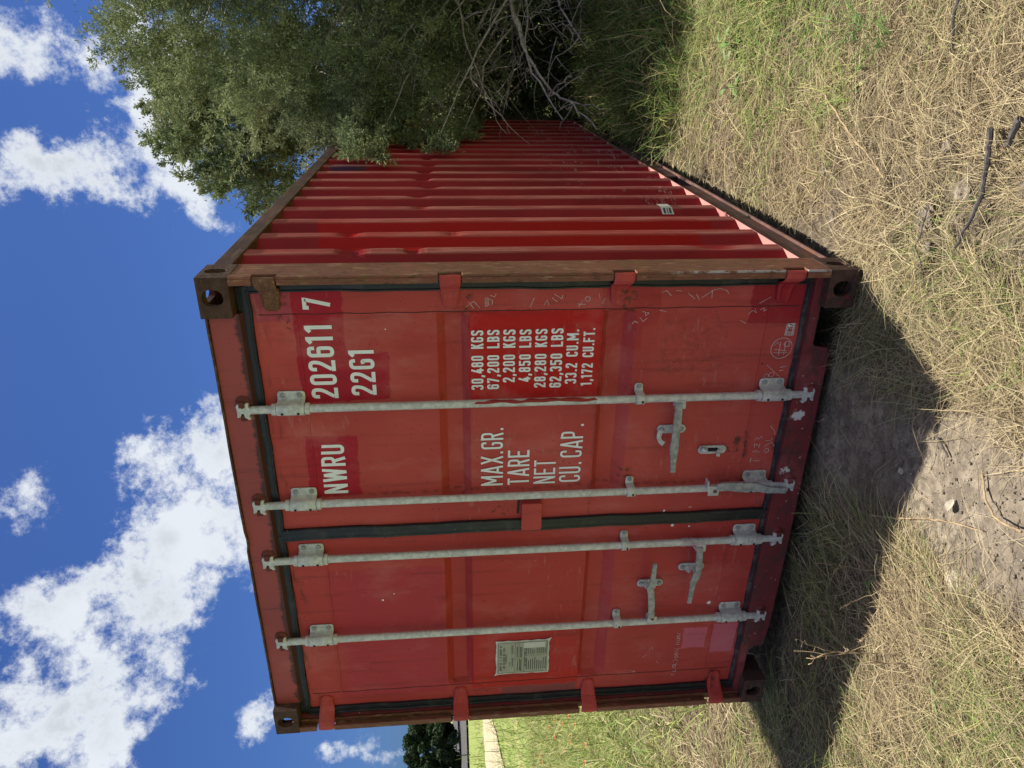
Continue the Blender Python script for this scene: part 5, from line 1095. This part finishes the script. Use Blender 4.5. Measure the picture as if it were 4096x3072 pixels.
for pts, r0 in LIMBS:
    mb = MB(); P_ = []
    for i in range(len(pts)-1):
        a, b_ = Vector(pts[i]), Vector(pts[i+1])
        for q in range(4): P_.append(a.lerp(b_, q/4)+Vector((rr_.uniform(-1, 1), rr_.uniform(-1, 1), rr_.uniform(-1, 1)))*.014)
    P_.append(Vector(pts[-1])); n_ = len(P_)
    mb.tube(P_, [r0*(1-.78*i/n_) for i in range(n_)], 7)
    mb.obj('limb', 'bark', tA, tuple(P_[0]), smooth=True)
    for q in range(6):
        i = rr_.randint(2, n_-2); a = P_[i]; dv = Vector((rr_.uniform(-1, .4), rr_.uniform(-1, .5), rr_.uniform(-1, .7))).normalized()*rr_.uniform(.18, .55); mb = MB()
        tw = limb_pts(a, a+dv, .06, 6, .16, q*31+i); mb.tube(tw, [.0075*(1-.8*k/6) for k in range(7)], 4)
        for s_ in range(3):
            b_ = tw[rr_.randint(2, 5)]; e_ = b_+Vector((rr_.uniform(-1, 1), rr_.uniform(-1, 1), rr_.uniform(-1, 1)))*.13; mb.tube([b_, b_.lerp(e_, .5)+Vector((0, 0, .015)), e_], [.003, .002, .0012], 3)
        mb.obj('twig', 'bark', tA, tuple(a))
mb = MB()     # a haze of dead twigs inside the lower crown
for q in range(260):
    a = Vector((rr_.uniform(2.75, 4.3), rr_.uniform(3.9, 6.4), rr_.uniform(.25, 3.2))); e_ = a+Vector((rr_.uniform(-1, .6), rr_.uniform(-1, .5), rr_.uniform(-.8, .8))).normalized()*rr_.uniform(.2, .6)
    mb.tube(limb_pts(a, e_, .05, 4, .14, q), [.006, .005, .004, .003, .0012], 3, cap=False)
o = mb.obj('dead_twigs', 'bark', tA, (3.5, 5, 1.5)); o['kind'] = 'stuff'

# ---------------------------------------------------------------- distant trees beyond the road
def far_tree(x_, y_, h, w_, seed, label, nl=15000):
    r_ = np.random.default_rng(seed); z0 = float(ground_h(np.array([x_]), np.array([y_]))[0]); t = thing('broadleaf_tree', label, 'tree', (x_, y_, z0), 'dark trees beyond the road')
    mb = MB(); mb.tube([(x_, y_, z0-.3), (x_+.2, y_, z0+h*.35), (x_-.1, y_+.2, z0+h*.7)], [h*.035, h*.025, h*.01], 8)
    for q in range(7): a = q*.9; mb.tube([(x_, y_, z0+h*.3), (x_+w_*.22*math.cos(a), y_+w_*.22*math.sin(a), z0+h*.5), (x_+w_*.36*math.cos(a), y_+w_*.36*math.sin(a), z0+h*.66)], [h*.014, h*.01, h*.004], 5)
    mb.obj('trunk', 'far_bark', t, (x_, y_, z0))
    nb = 60; a = r_.uniform(0, 2*np.pi, nb); rr = np.sqrt(r_.random(nb))*w_*.46; zz = r_.uniform(.06, .92, nb); rr *= np.sqrt(np.clip(1.12-zz**3, .1, 1))
    B_ = np.stack([x_+rr*np.cos(a), y_+rr*np.sin(a), z0+zz*h], -1); br = r_.uniform(.07, .13, nb)*w_
    i = r_.integers(0, nb, nl); u_ = unit(r_.normal(size=(nl, 3))); P_ = B_[i]+u_*(br[i]*r_.uniform(.6, 1.08, nl))[:, None]*np.array([1, 1, .8]); P_[:, 2] = np.maximum(P_[:, 2], z0+.2)
    s_ = r_.uniform(.18, .42, nl)[:, None]; a1 = unit(np.cross(u_, r_.normal(size=(nl, 3)))+r_.normal(size=(nl, 3))*.5); a2 = unit(np.cross(a1, u_+r_.normal(size=(nl, 3))*.6))
    V = np.stack([P_-a1*s_, P_+a2*s_*.6, P_+a1*s_, P_-a2*s_*.6], 1).reshape(-1, 3)
    k = (r_.random(nb)[i]*.6+r_.random(nl)*.4)[:, None]; col = np.array((.020, .036, .016))*(1-k)+np.array((.042, .068, .026))*k
    me = poly_mesh('crown', V, np.arange(nl*4).reshape(-1, 4), np.repeat(col, 4, 0), 'leaves'); me.transform(Matrix.Translation(-Vector((x_, y_, z0))))
    o = link('crown', me, None, t, (x_, y_, z0)); o['kind'] = 'stuff'
def dirpos(a, r_): return CPOS.x+r_*math.sin(a), CPOS.y+r_*math.cos(a)
for i, (a, r_, h, w_, lb) in enumerate([(-.868, 165, 10.6, 13, 'dark broadleaf tree half hidden by the left corner post of the container'), (-.905, 158, 11.6, 13, 'dark rounded broadleaf tree with the tallest crown beyond the road'), (-.955, 162, 11.0, 14, 'dark broadleaf tree at the lower border of the photo beyond the road'),
        (-1.03, 165, 10, 14, 'dark broadleaf tree far left beyond the road, outside the picture'), (-.79, 170, 9.0, 13, 'dark broadleaf tree beyond the road hidden behind the container'), (-.70, 176, 8.5, 14, 'dark lower broadleaf tree beyond the road behind the container')]):
    x_, y_ = dirpos(a, r_); far_tree(x_, y_, h, w_, 40+i, lb, 15000 if i < 3 else 7000)
# slim post at the road edge
x_, y_ = dirpos(-.922, 100); z0 = float(ground_h(np.array([x_]), np.array([y_]))[0]); mb = MB(); mb.tube([(x_, y_, z0-.2), (x_+.02, y_, z0+.8), (x_, y_, z0+1.75)], [.07, .06, .055], 7)
tag(mb.obj('fence_post', 'post_wood', None, (x_, y_, z0)), 'slim dark post standing at the edge of the far road', 'post')

# ================================================================== grass
def blades(name, X_, Y_, seed, length, width, e0, droop, head, colA, roll=.5, seg=3, zbase=0.0, minh=.004):
    n_ = len(X_); r_ = np.random.default_rng(seed)
    L_ = length; hx = np.cos(head); hy = np.sin(head); cv = r_.normal(size=n_)*.55; px = X_.copy(); py = Y_.copy(); g0 = ground_h(X_, Y_); pz = g0+zbase
    V = np.zeros((n_, seg+1, 2, 3)); base_h = zbase*np.ones(n_) if np.isscalar(zbase) else zbase; hgt = base_h.copy()
    rr = r_.normal(size=n_)*roll
    for k in range(seg+1):
        t = k/seg; w_ = width*(1-.75*t**1.5)*.5
        a = head+cv*t
        tx, ty = -np.sin(a), np.cos(a); cz = np.sin(rr); cx = np.cos(rr)
        V[:, k, 0] = np.stack([px+tx*w_*cx, py+ty*w_*cx, pz+w_*cz], -1); V[:, k, 1] = np.stack([px-tx*w_*cx, py-ty*w_*cx, pz-w_*cz], -1)
        e_ = e0-droop*t; s_ = L_/seg
        px = px+np.cos(a)*np.cos(e_)*s_; py = py+np.sin(a)*np.cos(e_)*s_; hgt = np.maximum(hgt+np.sin(e_)*s_, minh+r_.random(n_)*.012); pz = ground_h(px, py)+hgt
    b_ = np.arange(n_)[:, None]*(2*(seg+1)); F = []
    for k in range(seg): F.append(np.stack([b_[:, 0]+2*k, b_[:, 0]+2*k+1, b_[:, 0]+2*k+3, b_[:, 0]+2*k+2], -1))
    F = np.concatenate(F, 0); col = np.repeat(colA, 2*(seg+1), axis=0)
    return poly_mesh(name, V.reshape(-1, 3), F, col, 'blades')
def scatter(n_, r0, r1, a0, a1, seed, pw=1.0):
    """denser near the camera so that every distance reads equally full"""
    r_ = np.random.default_rng(seed); rad = r0*(r1/r0)**(r_.random(n_)**pw); a = r_.uniform(a0, a1, n_); return CPOS.x+rad*np.sin(a), CPOS.y+rad*np.cos(a), rad
TRACK = [(-37.5, 44), (-32.5, 12), (-13, 6.3), (-33, 30)]
def keep_open(x_, y_, marg=.02): return (polyd(x_, y_, TRACK) < -.15+.5*(vnoise(x_*1.5, y_*1.5)-.5)) & ~((x_ > -marg+.02) & (x_ < W_-.02+marg) & (y_ > .035) & (y_ < L_))
def sm(a, lo, hi): t = np.clip((a-lo)/(hi-lo), 0, 1); return t*t*(3-2*t)
def bare(x_, y_):
    nz = (fbm(x_*6, y_*6, 3)-.5)*.35
    b_ = sm(polyd(x_, y_, SOIL)+nz, -.02, .10)
    b_ = np.maximum(b_, .8*sm(polyd(x_, y_, SOIL2)+nz*.6, -.02, .05)); b_ = np.maximum(b_, .7*sm(polyd(x_, y_, SOIL3)+nz*.6, -.02, .05))
    edge = np.exp(-((x_-2.62-.10*(y_-.4))/.16)**2)*(y_ > .15)*(y_ < 3)       # trodden strip beside the rail
    patch = sm(fbm(x_*2.1+4, y_*2.1+9, 3), .56, .66)*(x_ > 2.3)*.5
    lump = np.maximum(np.exp(-(((x_-2.86)/.34)**2+((y_+.42)/.34)**2))*.95*sm(fbm(x_*6+2, y_*6, 3), .36, .58), sm(fbm(x_*3.3+14, y_*3.3+2, 3), .56, .64)*.85*(x_ > 2.2)*(y_ < 1.2))
    gr = np.maximum(sm(fbm(x_*1.7+30, y_*1.7, 3), .58, .68)*.5*(x_ < 1.3), sm(fbm(x_*3+3, y_*3, 3), .42, .6)*.72*(x_ < 1.5)*(x_ > .1)*(y_ > -.5)*(y_ < .1))
    return np.clip(np.maximum.reduce([b_, edge*.45*sm(fbm(x_*4, y_*4, 2), .35, .6), patch, lump, gr]), 0, .985)
def greenness(x_, y_):
    nz = fbm(x_*1.3+7, y_*1.3+3, 4)
    g_ = sm(x_, 2.80, 3.35)*sm(y_, .15, 1.3)*(.30+1.3*(nz-.35))
    g_ = np.maximum(g_, sm(y_, 2.6, 4.2)*(x_ > 2.4)*.85)
    g_ = np.maximum(g_, sm(-x_, .9, 3.6)*(.72+.9*(nz-.5)))
    g_ = np.maximum(g_, (x_ < 1.6)*(y_ < .3)*.34*sm(nz, .40, .60)); g_ = np.maximum(g_, .18*sm(fbm(x_*2.3+1, y_*2.3+8, 3), .45, .62))
    g_ = np.maximum(g_, (x_ > .2)*(x_ < 1.5)*(y_ < .05)*(y_ > -.35)*.25)
    return np.clip(g_, 0, 1)
_b = np.clip(sm(polyd(gx.ravel(), gy.ravel(), SOIL)+(fbm(gx.ravel()*6, gy.ravel()*6, 3)-.5)*.35, -.05, .12)+.35*bare(gx.ravel(), gy.ravel()), 0, 1)*(np.hypot(gx.ravel()-2, gy.ravel()) < 8)
_at = g.data.attributes.new('bare', 'FLOAT', 'POINT'); _at.data.foreach_set('value', _b.astype(np.float32))
TAN = np.array((.40, .315, .175)); TAN2 = np.array((.56, .47, .275)); BRN = np.array((.21, .155, .10)); GRN = np.array((.22, .30, .075)); GRN2 = np.array((.115, .20, .045)); YGR = np.array((.42, .43, .15))
def tint(n_, g_, r_):
    k = r_.random(n_)[:, None]; dry = np.where(k < .5, TAN*(1-k)+TAN2*k, np.where(k < .72, TAN2, BRN)); q = r_.random(n_)[:, None]
    wet = np.where(q < .45, GRN, np.where(q < .75, YGR, GRN2)); isg = (r_.random(n_) < g_)[:, None]
    return np.where(isg, wet, dry*(1-.25*g_[:, None])+YGR*.25*g_[:, None])*r_.uniform(.50, 1.22, n_)[:, None], isg[:, 0]
def straw(n_, seed, r0, r1, a0, a1, e_m, e_s, lmul, wmul, name):
    r_ = np.random.default_rng(seed+500); x_, y_, rad = scatter(n_, r0, r1, a0, a1, seed)
    k = keep_open(x_, y_)&(r_.random(n_) > bare(x_, y_)); x_, y_, rad = x_[k], y_[k], rad[k]; n_ = len(x_)
    g_ = greenness(x_, y_); col, isg = tint(n_, g_, r_)
    flow = fbm(x_*.8+11, y_*.8+5, 2)*9+1.2; head = flow+r_.normal(size=n_)*1.15
    L_ = r_.uniform(.06, .24, n_)*lmul*(1+rad/14); W2 = np.clip(rad*.00075, .0019, .03)*r_.uniform(.7, 1.3, n_)*wmul
    e0 = np.abs(r_.normal(e_m, e_s, n_))*(1+.9*isg*(rad > 3)); drp = r_.uniform(.1, 1.1, n_)*(.4+e0)
    zb_ = r_.random(n_)**2*.035
    me = blades(name, x_, y_, seed, L_, W2, e0, drp, head, col, zbase=zb_); o = link(name, me); o['kind'] = 'stuff'; return o
straw(180000, 21, 1.15, 9.0, -1.2, .42, .10, .16, 1.0, 1.0, 'dry_grass_mat')
straw(30000, 22, 9.0, 60.0, -1.25, .4, .5, .3, 1.6, 1.0, 'meadow_grass')
# standing green grass: right of the container and under the tree, and in the meadow left
def tufts(name, region, n_t, per, seed, hl, e_lo, e_hi, pal, wd):
    r_ = np.random.default_rng(seed); x0, x1, y0, y1 = region; tx = r_.uniform(x0, x1, n_t*3); ty = r_.uniform(y0, y1, n_t*3)
    k = (r_.random(n_t*3) < greenness(tx, ty)*1.1)&keep_open(tx, ty, .05); tx, ty = tx[k][:n_t], ty[k][:n_t]; n_ = len(tx)*per
    x_ = np.repeat(tx, per)+r_.normal(size=n_)*.035; y_ = np.repeat(ty, per)+r_.normal(size=n_)*.035
    kk = keep_open(x_, y_, .03); x_, y_ = x_[kk], y_[kk]; n_ = len(x_)
    head = r_.uniform(0, 6.3, n_); L_ = r_.uniform(*hl, n_); e0 = r_.uniform(e_lo, e_hi, n_); drp = r_.uniform(.5, 2.0, n_)
    c_ = np.array(pal)[r_.integers(0, len(pal), n_)]*r_.uniform(.7, 1.2, n_)[:, None]
    o = link(name, blades(name, x_, y_, seed+1, L_, np.full(n_, wd)*r_.uniform(.7, 1.3, n_), e0, drp, head, c_, seg=4)); o['kind'] = 'stuff'
def dry_tufts(n_t, per, seed):
    r_ = np.random.default_rng(seed); tx, ty, rad = scatter(n_t, 1.3, 7, -1.0, .2, seed+3); k = keep_open(tx, ty, .06)&(r_.random(n_t) > bare(tx, ty)**.5); tx, ty, rad = tx[k], ty[k], rad[k]; n_ = len(tx)*per
    hd = np.repeat(fbm(tx*.8+11, ty*.8+5, 2)*9+1.2+r_.normal(size=len(tx))*.8, per); gg = np.repeat(greenness(tx, ty), per); tone = np.repeat(r_.uniform(.7, 1.15, len(tx)), per)[:, None]
    x_ = np.repeat(tx, per)+r_.normal(size=n_)*.018; y_ = np.repeat(ty, per)+r_.normal(size=n_)*.018; col, _ = tint(n_, gg, r_)
    o = link('dry_grass_tufts', blades('dry_grass_tufts', x_, y_, seed+1, r_.uniform(.07, .26, n_), r_.uniform(.0018, .0036, n_), r_.uniform(.03, .5, n_), r_.uniform(.3, 1.2, n_), hd+r_.normal(size=n_)*.55, col*tone, seg=4)); o['kind'] = 'stuff'
dry_tufts(1500, 26, 71)
# crumbs and bits of gravel on the bare earth
def crumbs(n_, seed):
    r_ = np.random.default_rng(seed); x_, y_, rad = scatter(n_*3, 1.3, 5, -.9, .2, seed); k = keep_open(x_, y_, .04)&(r_.random(len(x_)) < .25+bare(x_, y_)); x_, y_ = x_[k][:n_], y_[k][:n_]; n_ = len(x_)
    O8 = np.array([(1, 0, 0), (0, 1, 0), (-1, 0, 0), (0, -1, 0), (0, 0, 1), (0, 0, -1)], float); s_ = (.0012+.0052*r_.random(n_)**5)[:, None, None]
    V = O8[None]*s_*r_.uniform(.5, 1.4, (n_, 6, 3))+r_.normal(size=(n_, 6, 3))*s_*.3; V[:, :, 2] *= .7; V += np.stack([x_, y_, ground_h(x_, y_)+s_[:, 0, 0]*.4], -1)[:, None]
    F8 = np.array([(0, 1, 4), (1, 2, 4), (2, 3, 4), (3, 0, 4), (1, 0, 5), (2, 1, 5), (3, 2, 5), (0, 3, 5)]); F = (np.arange(n_)[:, None, None]*6+F8[None]).reshape(-1, 3)
    kk = r_.random(n_)[:, None]; col = np.where(kk < .12, np.array((.46, .42, .34)), np.array((.24, .20, .15)))*r_.uniform(.6, 1.2, n_)[:, None]
    o = link('soil_crumbs', poly_mesh('soil_crumbs', V.reshape(-1, 3), F, np.repeat(col, 6, 0), 'blades')); o['kind'] = 'stuff'
crumbs(14000, 81)
tufts('green_grass', (2.75, 4.4, .1, 3.2), 420, 20, 61, (.08, .22), .25, 1.1, [GRN, GRN, GRN2, YGR, TAN], .0042)
tufts('tall_green_grass', (2.55, 5.0, 2.6, 8.5), 900, 22, 62, (.18, .45), .8, 1.5, [GRN, GRN2, GRN2, YGR, TAN], .007)
tufts('short_green_grass', (-.6, 1.5, -1.5, .03), 40, 8, 64, (.03, .09), .3, 1.3, [GRN*.8, GRN2, YGR*.8, BRN], .003)
tufts('meadow_tufts', (-11, -.5, .5, 9), 2600, 16, 63, (.14, .36), .7, 1.5, [GRN, YGR, YGR, GRN, TAN2], .010)

# ================================================================== single plants, sticks, clods, flowers
def gz(x_, y_): return float(ground_h(np.array([x_]), np.array([y_]))[0])
def stalk(name, label, cat, base, tip, bend=.03, r0=.003, heads=0, branches=(), mat='dead_stalk', group=None):
    bx_, by_ = base; z0 = gz(bx_, by_); a = Vector((bx_, by_, z0-.01)); b_ = a+Vector(tip); t = thing(name, label, cat, (bx_, by_, z0), group)
    pts = limb_pts(a, b_, bend, 8, .05, int(bx_*1000)); mb = MB(); mb.tube(pts, [r0*(1-.6*i/8) for i in range(9)], 5); mb.obj('stem', mat, t, tuple(a), smooth=True)
    for (f_, v_) in branches:
        q = pts[min(7, int(f_*8))]; e_ = q+Vector(v_); mb = MB(); pp = limb_pts(q, e_, .15, 5, .10, int(f_*97)); mb.tube(pp, [r0*.6*(1-.6*i/5) for i in range(6)], 4)
        for s_ in range(4): w2 = pp[2+s_ % 4]; mb.tube([w2, w2+Vector((random.uniform(-1, 1), random.uniform(-1, 1), random.uniform(.2, 1)))*.018], [r0*.45, r0*.7], 4)
        mb.obj('branch', mat, t, tuple(q))
    if heads:
        mb = MB()
        for s_ in range(heads):
            q = pts[8].lerp(pts[6], s_/heads); d_ = Vector((random.uniform(-1, 1), random.uniform(-1, 1), random.uniform(0, 1)))*.007; mb.tube([q, q+d_*.6, q+d_], [.001, .0028, .001], 4)
        mb.obj('seed_head', mat, t, tuple(pts[8]))
    return t
DW = 'dry stalks standing in the mown grass'
stalk('dead_weed', 'branched pale dead weed with three drooping tips below the left door', 'dead weed', (1.05, -.68), (-.06, .10, .34), .05, .0032, 0, [(.45, (-.05, .03, .13)), (.5, (.03, .05, .14)), (.7, (-.07, .02, .03)), (.35, (.05, -.02, .08))], group=DW)
stalk('dead_weed', 'short curved tan stalk below the branched dead weed', 'dead weed', (1.16, -.84), (-.02, .05, .20), .07, .0034, 0, [(.5, (.03, .0, .07))], group=DW)
stalk('dead_weed', 'thin reddish stalk with a knobbly seed head at the shadow edge', 'dead weed', (1.33, -.60), (-.16, .06, .15), .03, .0018, 12, group=DW)
stalk('dead_weed', 'lower and leaner of the two seed-headed stalks at the shadow edge', 'dead weed', (1.27, -.66), (-.20, .03, .10), .03, .0018, 12, group=DW)
stalk('dead_weed', 'long thin straight straw pointing from the shadow edge at the left door', 'dead weed', (1.36, -.55), (-.06, .14, .22), .02, .0016, 3, [(.6, (-.02, .01, .05))], group=DW)
stalk('dead_weed', 'dark wiry stalk crossing the sunlit grass at the lower right of the photo', 'dead weed', (1.42, -1.25), (-.32, .12, .10), .03, .0022, 3, [(.5, (-.06, .02, .06))], group=DW)
def lying(name, label, cat, pts, r0, mat, taper=.5, group=None, wig=.004):
    P_ = [Vector((a, b_, gz(a, b_)+c)) for a, b_, c in pts]; Q = []
    for i in range(len(P_)-1):
        for q in range(6): t = q/6; v_ = P_[i].lerp(P_[i+1], t); Q.append(v_+Vector((random.uniform(-1, 1), random.uniform(-1, 1), random.uniform(-1, 1)))*wig)
    Q.append(P_[-1]); n_ = len(Q); mb = MB(); mb.tube(Q, [r0*(1-taper*i/n_)*random.uniform(.9, 1.1) for i in range(n_)], 7); return tag(mb.obj(name, mat, None, tuple(Q[0]), smooth=True), label, cat, group)
lying('stick', 'thick dark weathered stick lying on the churned earth near the right of the photo', 'stick', [(3.03, -.535, .05), (2.93, -.53, .058), (2.82, -.53, .055), (2.66, -.505, .035)], .0090, 'dark_wood', .45)
lying('stick', 'short dark stub of wood beside the end of the thick stick', 'stick', [(3.07, -.64, .05), (2.99, -.60, .05)], .010, 'dark_wood', .2)
lying('stick', 'thin brown stick in the upper right corner of the photo', 'stick', [(3.42, -.18, .05), (3.32, -.20, .045), (3.21, -.20, .03)], .006, 'dark_wood', .4)
lying('stick', 'curved pale stalk lying on the cracked sunlit soil', 'stick', [(2.03, -.86, .015), (1.97, -.93, .02), (1.95, -.99, .03), (1.97, -1.06, .04), (1.99, -1.12, .05)], .0030, 'dead_stalk', -.3, wig=.001)
lying('stick', 'long thin twig reaching out of the shadow over the bare soil', 'stick', [(1.55, -.43, .03), (1.62, -.55, .02), (1.72, -.69, .015), (1.80, -.82, .01), (1.86, -.95, .01)], .003, 'dead_stalk', .3, wig=.002)
lying('stick', 'short dark twig lying on the sunlit soil just below the straw', 'stick', [(2.02, -.63, .01), (1.99, -.71, .012)], .004, 'dark_wood', .2, wig=.001)
lying('stick', 'bundle-like pale straw stem lying across the green grass on the right', 'stick', [(3.05, .55, .06), (2.95, .30, .06), (2.86, .10, .05), (2.80, -.02, .04)], .004, 'dead_stalk', .3)
lying('stick', 'slanting thin twig lying over the grass right of the corner casting', 'stick', [(2.75, -.30, .04), (2.62, -.34, .04), (2.50, -.40, .03)], .003, 'dark_wood', .4)
def clod(label, x_, y_, r, seed, mat='clod_earth', name='earth_clod', cat='clod', flat_=.6, group=None):
    bm = bmesh.new(); bmesh.ops.create_icosphere(bm, subdivisions=4, radius=1.0); z0 = gz(x_, y_)
    from mathutils import noise as mn
    for v in bm.verts:
        n_ = v.co.normalized(); k = 1+.30*mn.fractal(n_*1.6+Vector((seed, 0, 0)), .9, 2.1, 5)+.10*mn.noise(n_*7+Vector((0, seed, 0)))+.05*mn.noise(n_*17+Vector((0, seed, 0))); v.co = Vector((n_.x*k*1.1, n_.y*k*.85, n_.z*k*flat_))*r*.85
    me = bpy.data.meshes.new(name); bm.to_mesh(me); bm.free(); o = link(name, me, mat, None, (x_, y_, z0+r*.02)); o.rotation_euler.z = seed*1.7; tag(o, label, cat, group)
CG = 'lumps of dark earth turned up in the straw'
for q in [('large dark clod half buried beside the thick stick', 2.83, -.42, .050, 1), ('long grey clod in the churned patch of straw', 2.70, -.27, .055, 2), ('rounded dark clod in the straw above the churned patch', 2.95, -.30, .028, 3),
          ('small dark clod against the straw near the middle of the right side', 2.66, -.12, .030, 4), ('dark crumbly clod beside the bottom rail', 2.74, .52, .045, 5), ('grey flattened clod on the bare strip near the corner casting', 2.58, .34, .045, 6),
          ('earth clod at the right border of the photo below the stick end', 2.88, -.66, .040, 7), ('small clod between the long grey clod and the corner', 2.62, -.36, .026, 8)]: clod(*q, group=CG)
clod('pale flat stone in the grass at the edge of the bare soil', 1.60, -.88, .045, 11, 'pale_stone', 'stone', 'stone', .3)
clod('small yellowish stone on the soil at the edge of the shadow', 1.80, -.50, .016, 12, 'pale_stone', 'stone', 'stone', .5)
clod('tiny pale pebble on the sunlit soil near the straw', 2.13, -.85, .009, 13, 'pale_stone', 'stone', 'stone', .6)
# fallen dry leaf
mb = MB(); x_, y_ = 1.83, -.80; z0 = gz(x_, y_)+.012; vs = []
for i in range(7):
    t = i/6; w_ = .014*math.sin(math.pi*(.1+.85*t)); vs += [(x_+.05*t, y_-w_, z0+.008*math.sin(t*5)+.006), (x_+.05*t, y_, z0+.004*math.sin(t*5)), (x_+.05*t, y_+w_, z0+.008*math.sin(t*4)+.005)]
mb.add(vs, [(3*i+j, 3*i+3+j, 3*i+4+j, 3*i+1+j) for i in range(6) for j in range(2)]); tag(mb.obj('dry_leaf', 'pale_stone', None, (x_, y_, z0)), 'curled pale dead leaf on the cracked soil', 'leaf')
def leafy(label, x_, y_, h, n_, ll, seed, mat='weed_leaf', name='leafy_weed', up=.6):
    r_ = random.Random(seed); z0 = gz(x_, y_); t = thing(name, label, 'weed', (x_, y_, z0), 'small green weeds in the straw')
    for q in range(n_):
        a = q*2.4+r_.random(); f_ = (q+1)/n_; s_ = Vector((x_, y_, z0+h*f_*r_.uniform(.5, 1)))+Vector((math.cos(a), math.sin(a), 0))*.01
        L_ = ll*r_.uniform(.7, 1.2); dv = Vector((math.cos(a), math.sin(a), up*r_.uniform(.2, 1))).normalized(); sd_ = Vector((-math.sin(a), math.cos(a), 0)); mb = MB(); vs = []
        for i in range(6):
            u_ = i/5; w_ = ll*.17*math.sin(math.pi*min(1, .08+.90*u_)); c_ = s_+dv*L_*u_+Vector((0, 0, -.25*L_*u_*u_)); vs += [tuple(c_-sd_*w_+Vector((0, 0, w_*.4))), tuple(c_), tuple(c_+sd_*w_+Vector((0, 0, w_*.4)))]
        mb.add(vs, [(3*i+j, 3*i+3+j, 3*i+4+j, 3*i+1+j) for i in range(5) for j in range(2)]); mb.obj('leaf', mat, t, tuple(s_))
    mb = MB(); mb.tube([(x_, y_, z0-.01), (x_+.005, y_, z0+h*.6), (x_, y_+.004, z0+h)], [.003, .0025, .001], 5); mb.obj('stem', mat, t, (x_, y_, z0))
leafy('upright weed with dark green leaves at the top border, right of the tree shade', 3.25, 1.72, .16, 9, .085, 1)
leafy('bright green young weed in the grass beside the dark-leaved one', 3.02, 1.62, .12, 8, .075, 2)
leafy('single small lime-green weed in the straw on the right', 3.10, .36, .035, 3, .045, 3, 'pale_leaf')
leafy('pale green seedling near the right border among straw', 3.22, -.24, .03, 3, .04, 4, 'pale_leaf')
leafy('small green weed with pointed leaves at the shadow edge before the left door', 1.24, -.52, .05, 6, .045, 5)
leafy('pale green sprig right of the branched dead weed', 1.12, -.50, .05, 5, .035, 6, 'pale_leaf')
leafy('low green weed in the sunlit grass at the lower right', 1.18, -1.0, .04, 6, .05, 7)
leafy('small green weed close to the stone at the soil edge', 1.52, -.83, .03, 5, .045, 8)
leafy('tiny green weed growing in the shade under the left door', .80, -.30, .03, 6, .035, 9)
# feathery bright weed at the top border
r_ = random.Random(5)
for k, (x_, y_, lb) in enumerate(((3.33, .42, 'feathery bright green weed at the top border of the photo'), (3.28, .20, 'smaller feathery green weed beside the larger one'))):
    z0 = gz(x_, y_); t = thing('feathery_weed', lb, 'weed', (x_, y_, z0), 'small green weeds in the straw')
    for q in range(9):
        a = q*.7+k; tip = Vector((x_+.13*math.cos(a), y_+.13*math.sin(a), z0+.10+.04*r_.random())); pts = limb_pts((x_, y_, z0), tip, .25, 8, .05, q); mb = MB(); mb.tube(pts, .0012, 3)
        for i in range(1, 9):
            for s_ in (-1, 1):
                d_ = (pts[i]-pts[i-1]).normalized(); sd_ = Vector((-d_.y, d_.x, .2)).normalized()*s_; mb.tube([pts[i], pts[i]+(sd_+d_*.7)*.028*(1.2-i/9)], [.0016, .0012], 3, cap=False)
        mb.obj('frond', 'weed_leaf', t, tuple(pts[0]))
# wildflowers left of the container
FL = [(-5.81, 4.67), (-4.64, 3.77), (-7.04, 5.70), (-4.97, 3.93), (-6.12, 4.64), (-5.88, 4.44), (-3.75, 2.66), (-5.30, 3.79), (-8.07, 5.80), (-4.90, 3.59), (-3.96, 2.60), (-4.03, 3.15), (-7.95, 5.58), (-6.6, 5.2), (-5.2, 4.3), (-4.4, 3.3)]
FLL = ['tallest', 'reddest', 'farthest', 'leaning', 'broad', 'paired', 'nearest', 'drooping', 'solitary', 'small', 'low', 'bright', 'faded', 'half-hidden', 'upright', 'stubby']
def flower(x_, y_, h, label):
    z0 = gz(x_, y_); t = thing('wildflower', label, 'flower', (x_, y_, z0), 'red and yellow wildflowers in the meadow')
    mb = MB(); mb.tube([(x_, y_, z0), (x_+.01, y_, z0+h*.5), (x_, y_, z0+h)], .003, 4); mb.obj('stem', 'weed_leaf', t, (x_, y_, z0))
    c_ = Vector((x_, y_, z0+h)); mb = MB(); m2 = MB()
    for q in range(10):
        a = q*.628; r1, r2 = .008, .026
        for (ra, rb, w1, w2, M_) in ((r1, r2, .004, .007, mb), (r2, r2+.006, .007, .005, m2)):
            ca, sa = math.cos(a), math.sin(a); z1 = .004 if M_ is mb else .002
            M_.add([(c_.x+ca*ra-sa*w1, c_.y+sa*ra+ca*w1, c_.z+z1), (c_.x+ca*rb-sa*w2, c_.y+sa*rb+ca*w2, c_.z+z1*.5), (c_.x+ca*rb+sa*w2, c_.y+sa*rb-ca*w2, c_.z+z1*.5), (c_.x+ca*ra+sa*w1, c_.y+sa*ra-ca*w1, c_.z+z1)], [(0, 1, 2, 3)])
    o = mb.obj('petals', 'petal_red', t, tuple(c_)); o['kind'] = 'stuff'; o = m2.obj('petal_tips', 'petal_yellow', t, tuple(c_)); o['kind'] = 'stuff'
    m3 = MB(); m3.lathe([(.010, -.004), (.010, .004), (.006, .010)], tuple(c_), axis=2, n=8); m3.obj('flower_eye', 'flower_eye', t, tuple(c_))
for i, (a, b_) in enumerate(FL):
    flower(a, b_, .26+.02*(i % 4), 'red and yellow wildflower left of the container, in the loose drift before the dirt track')
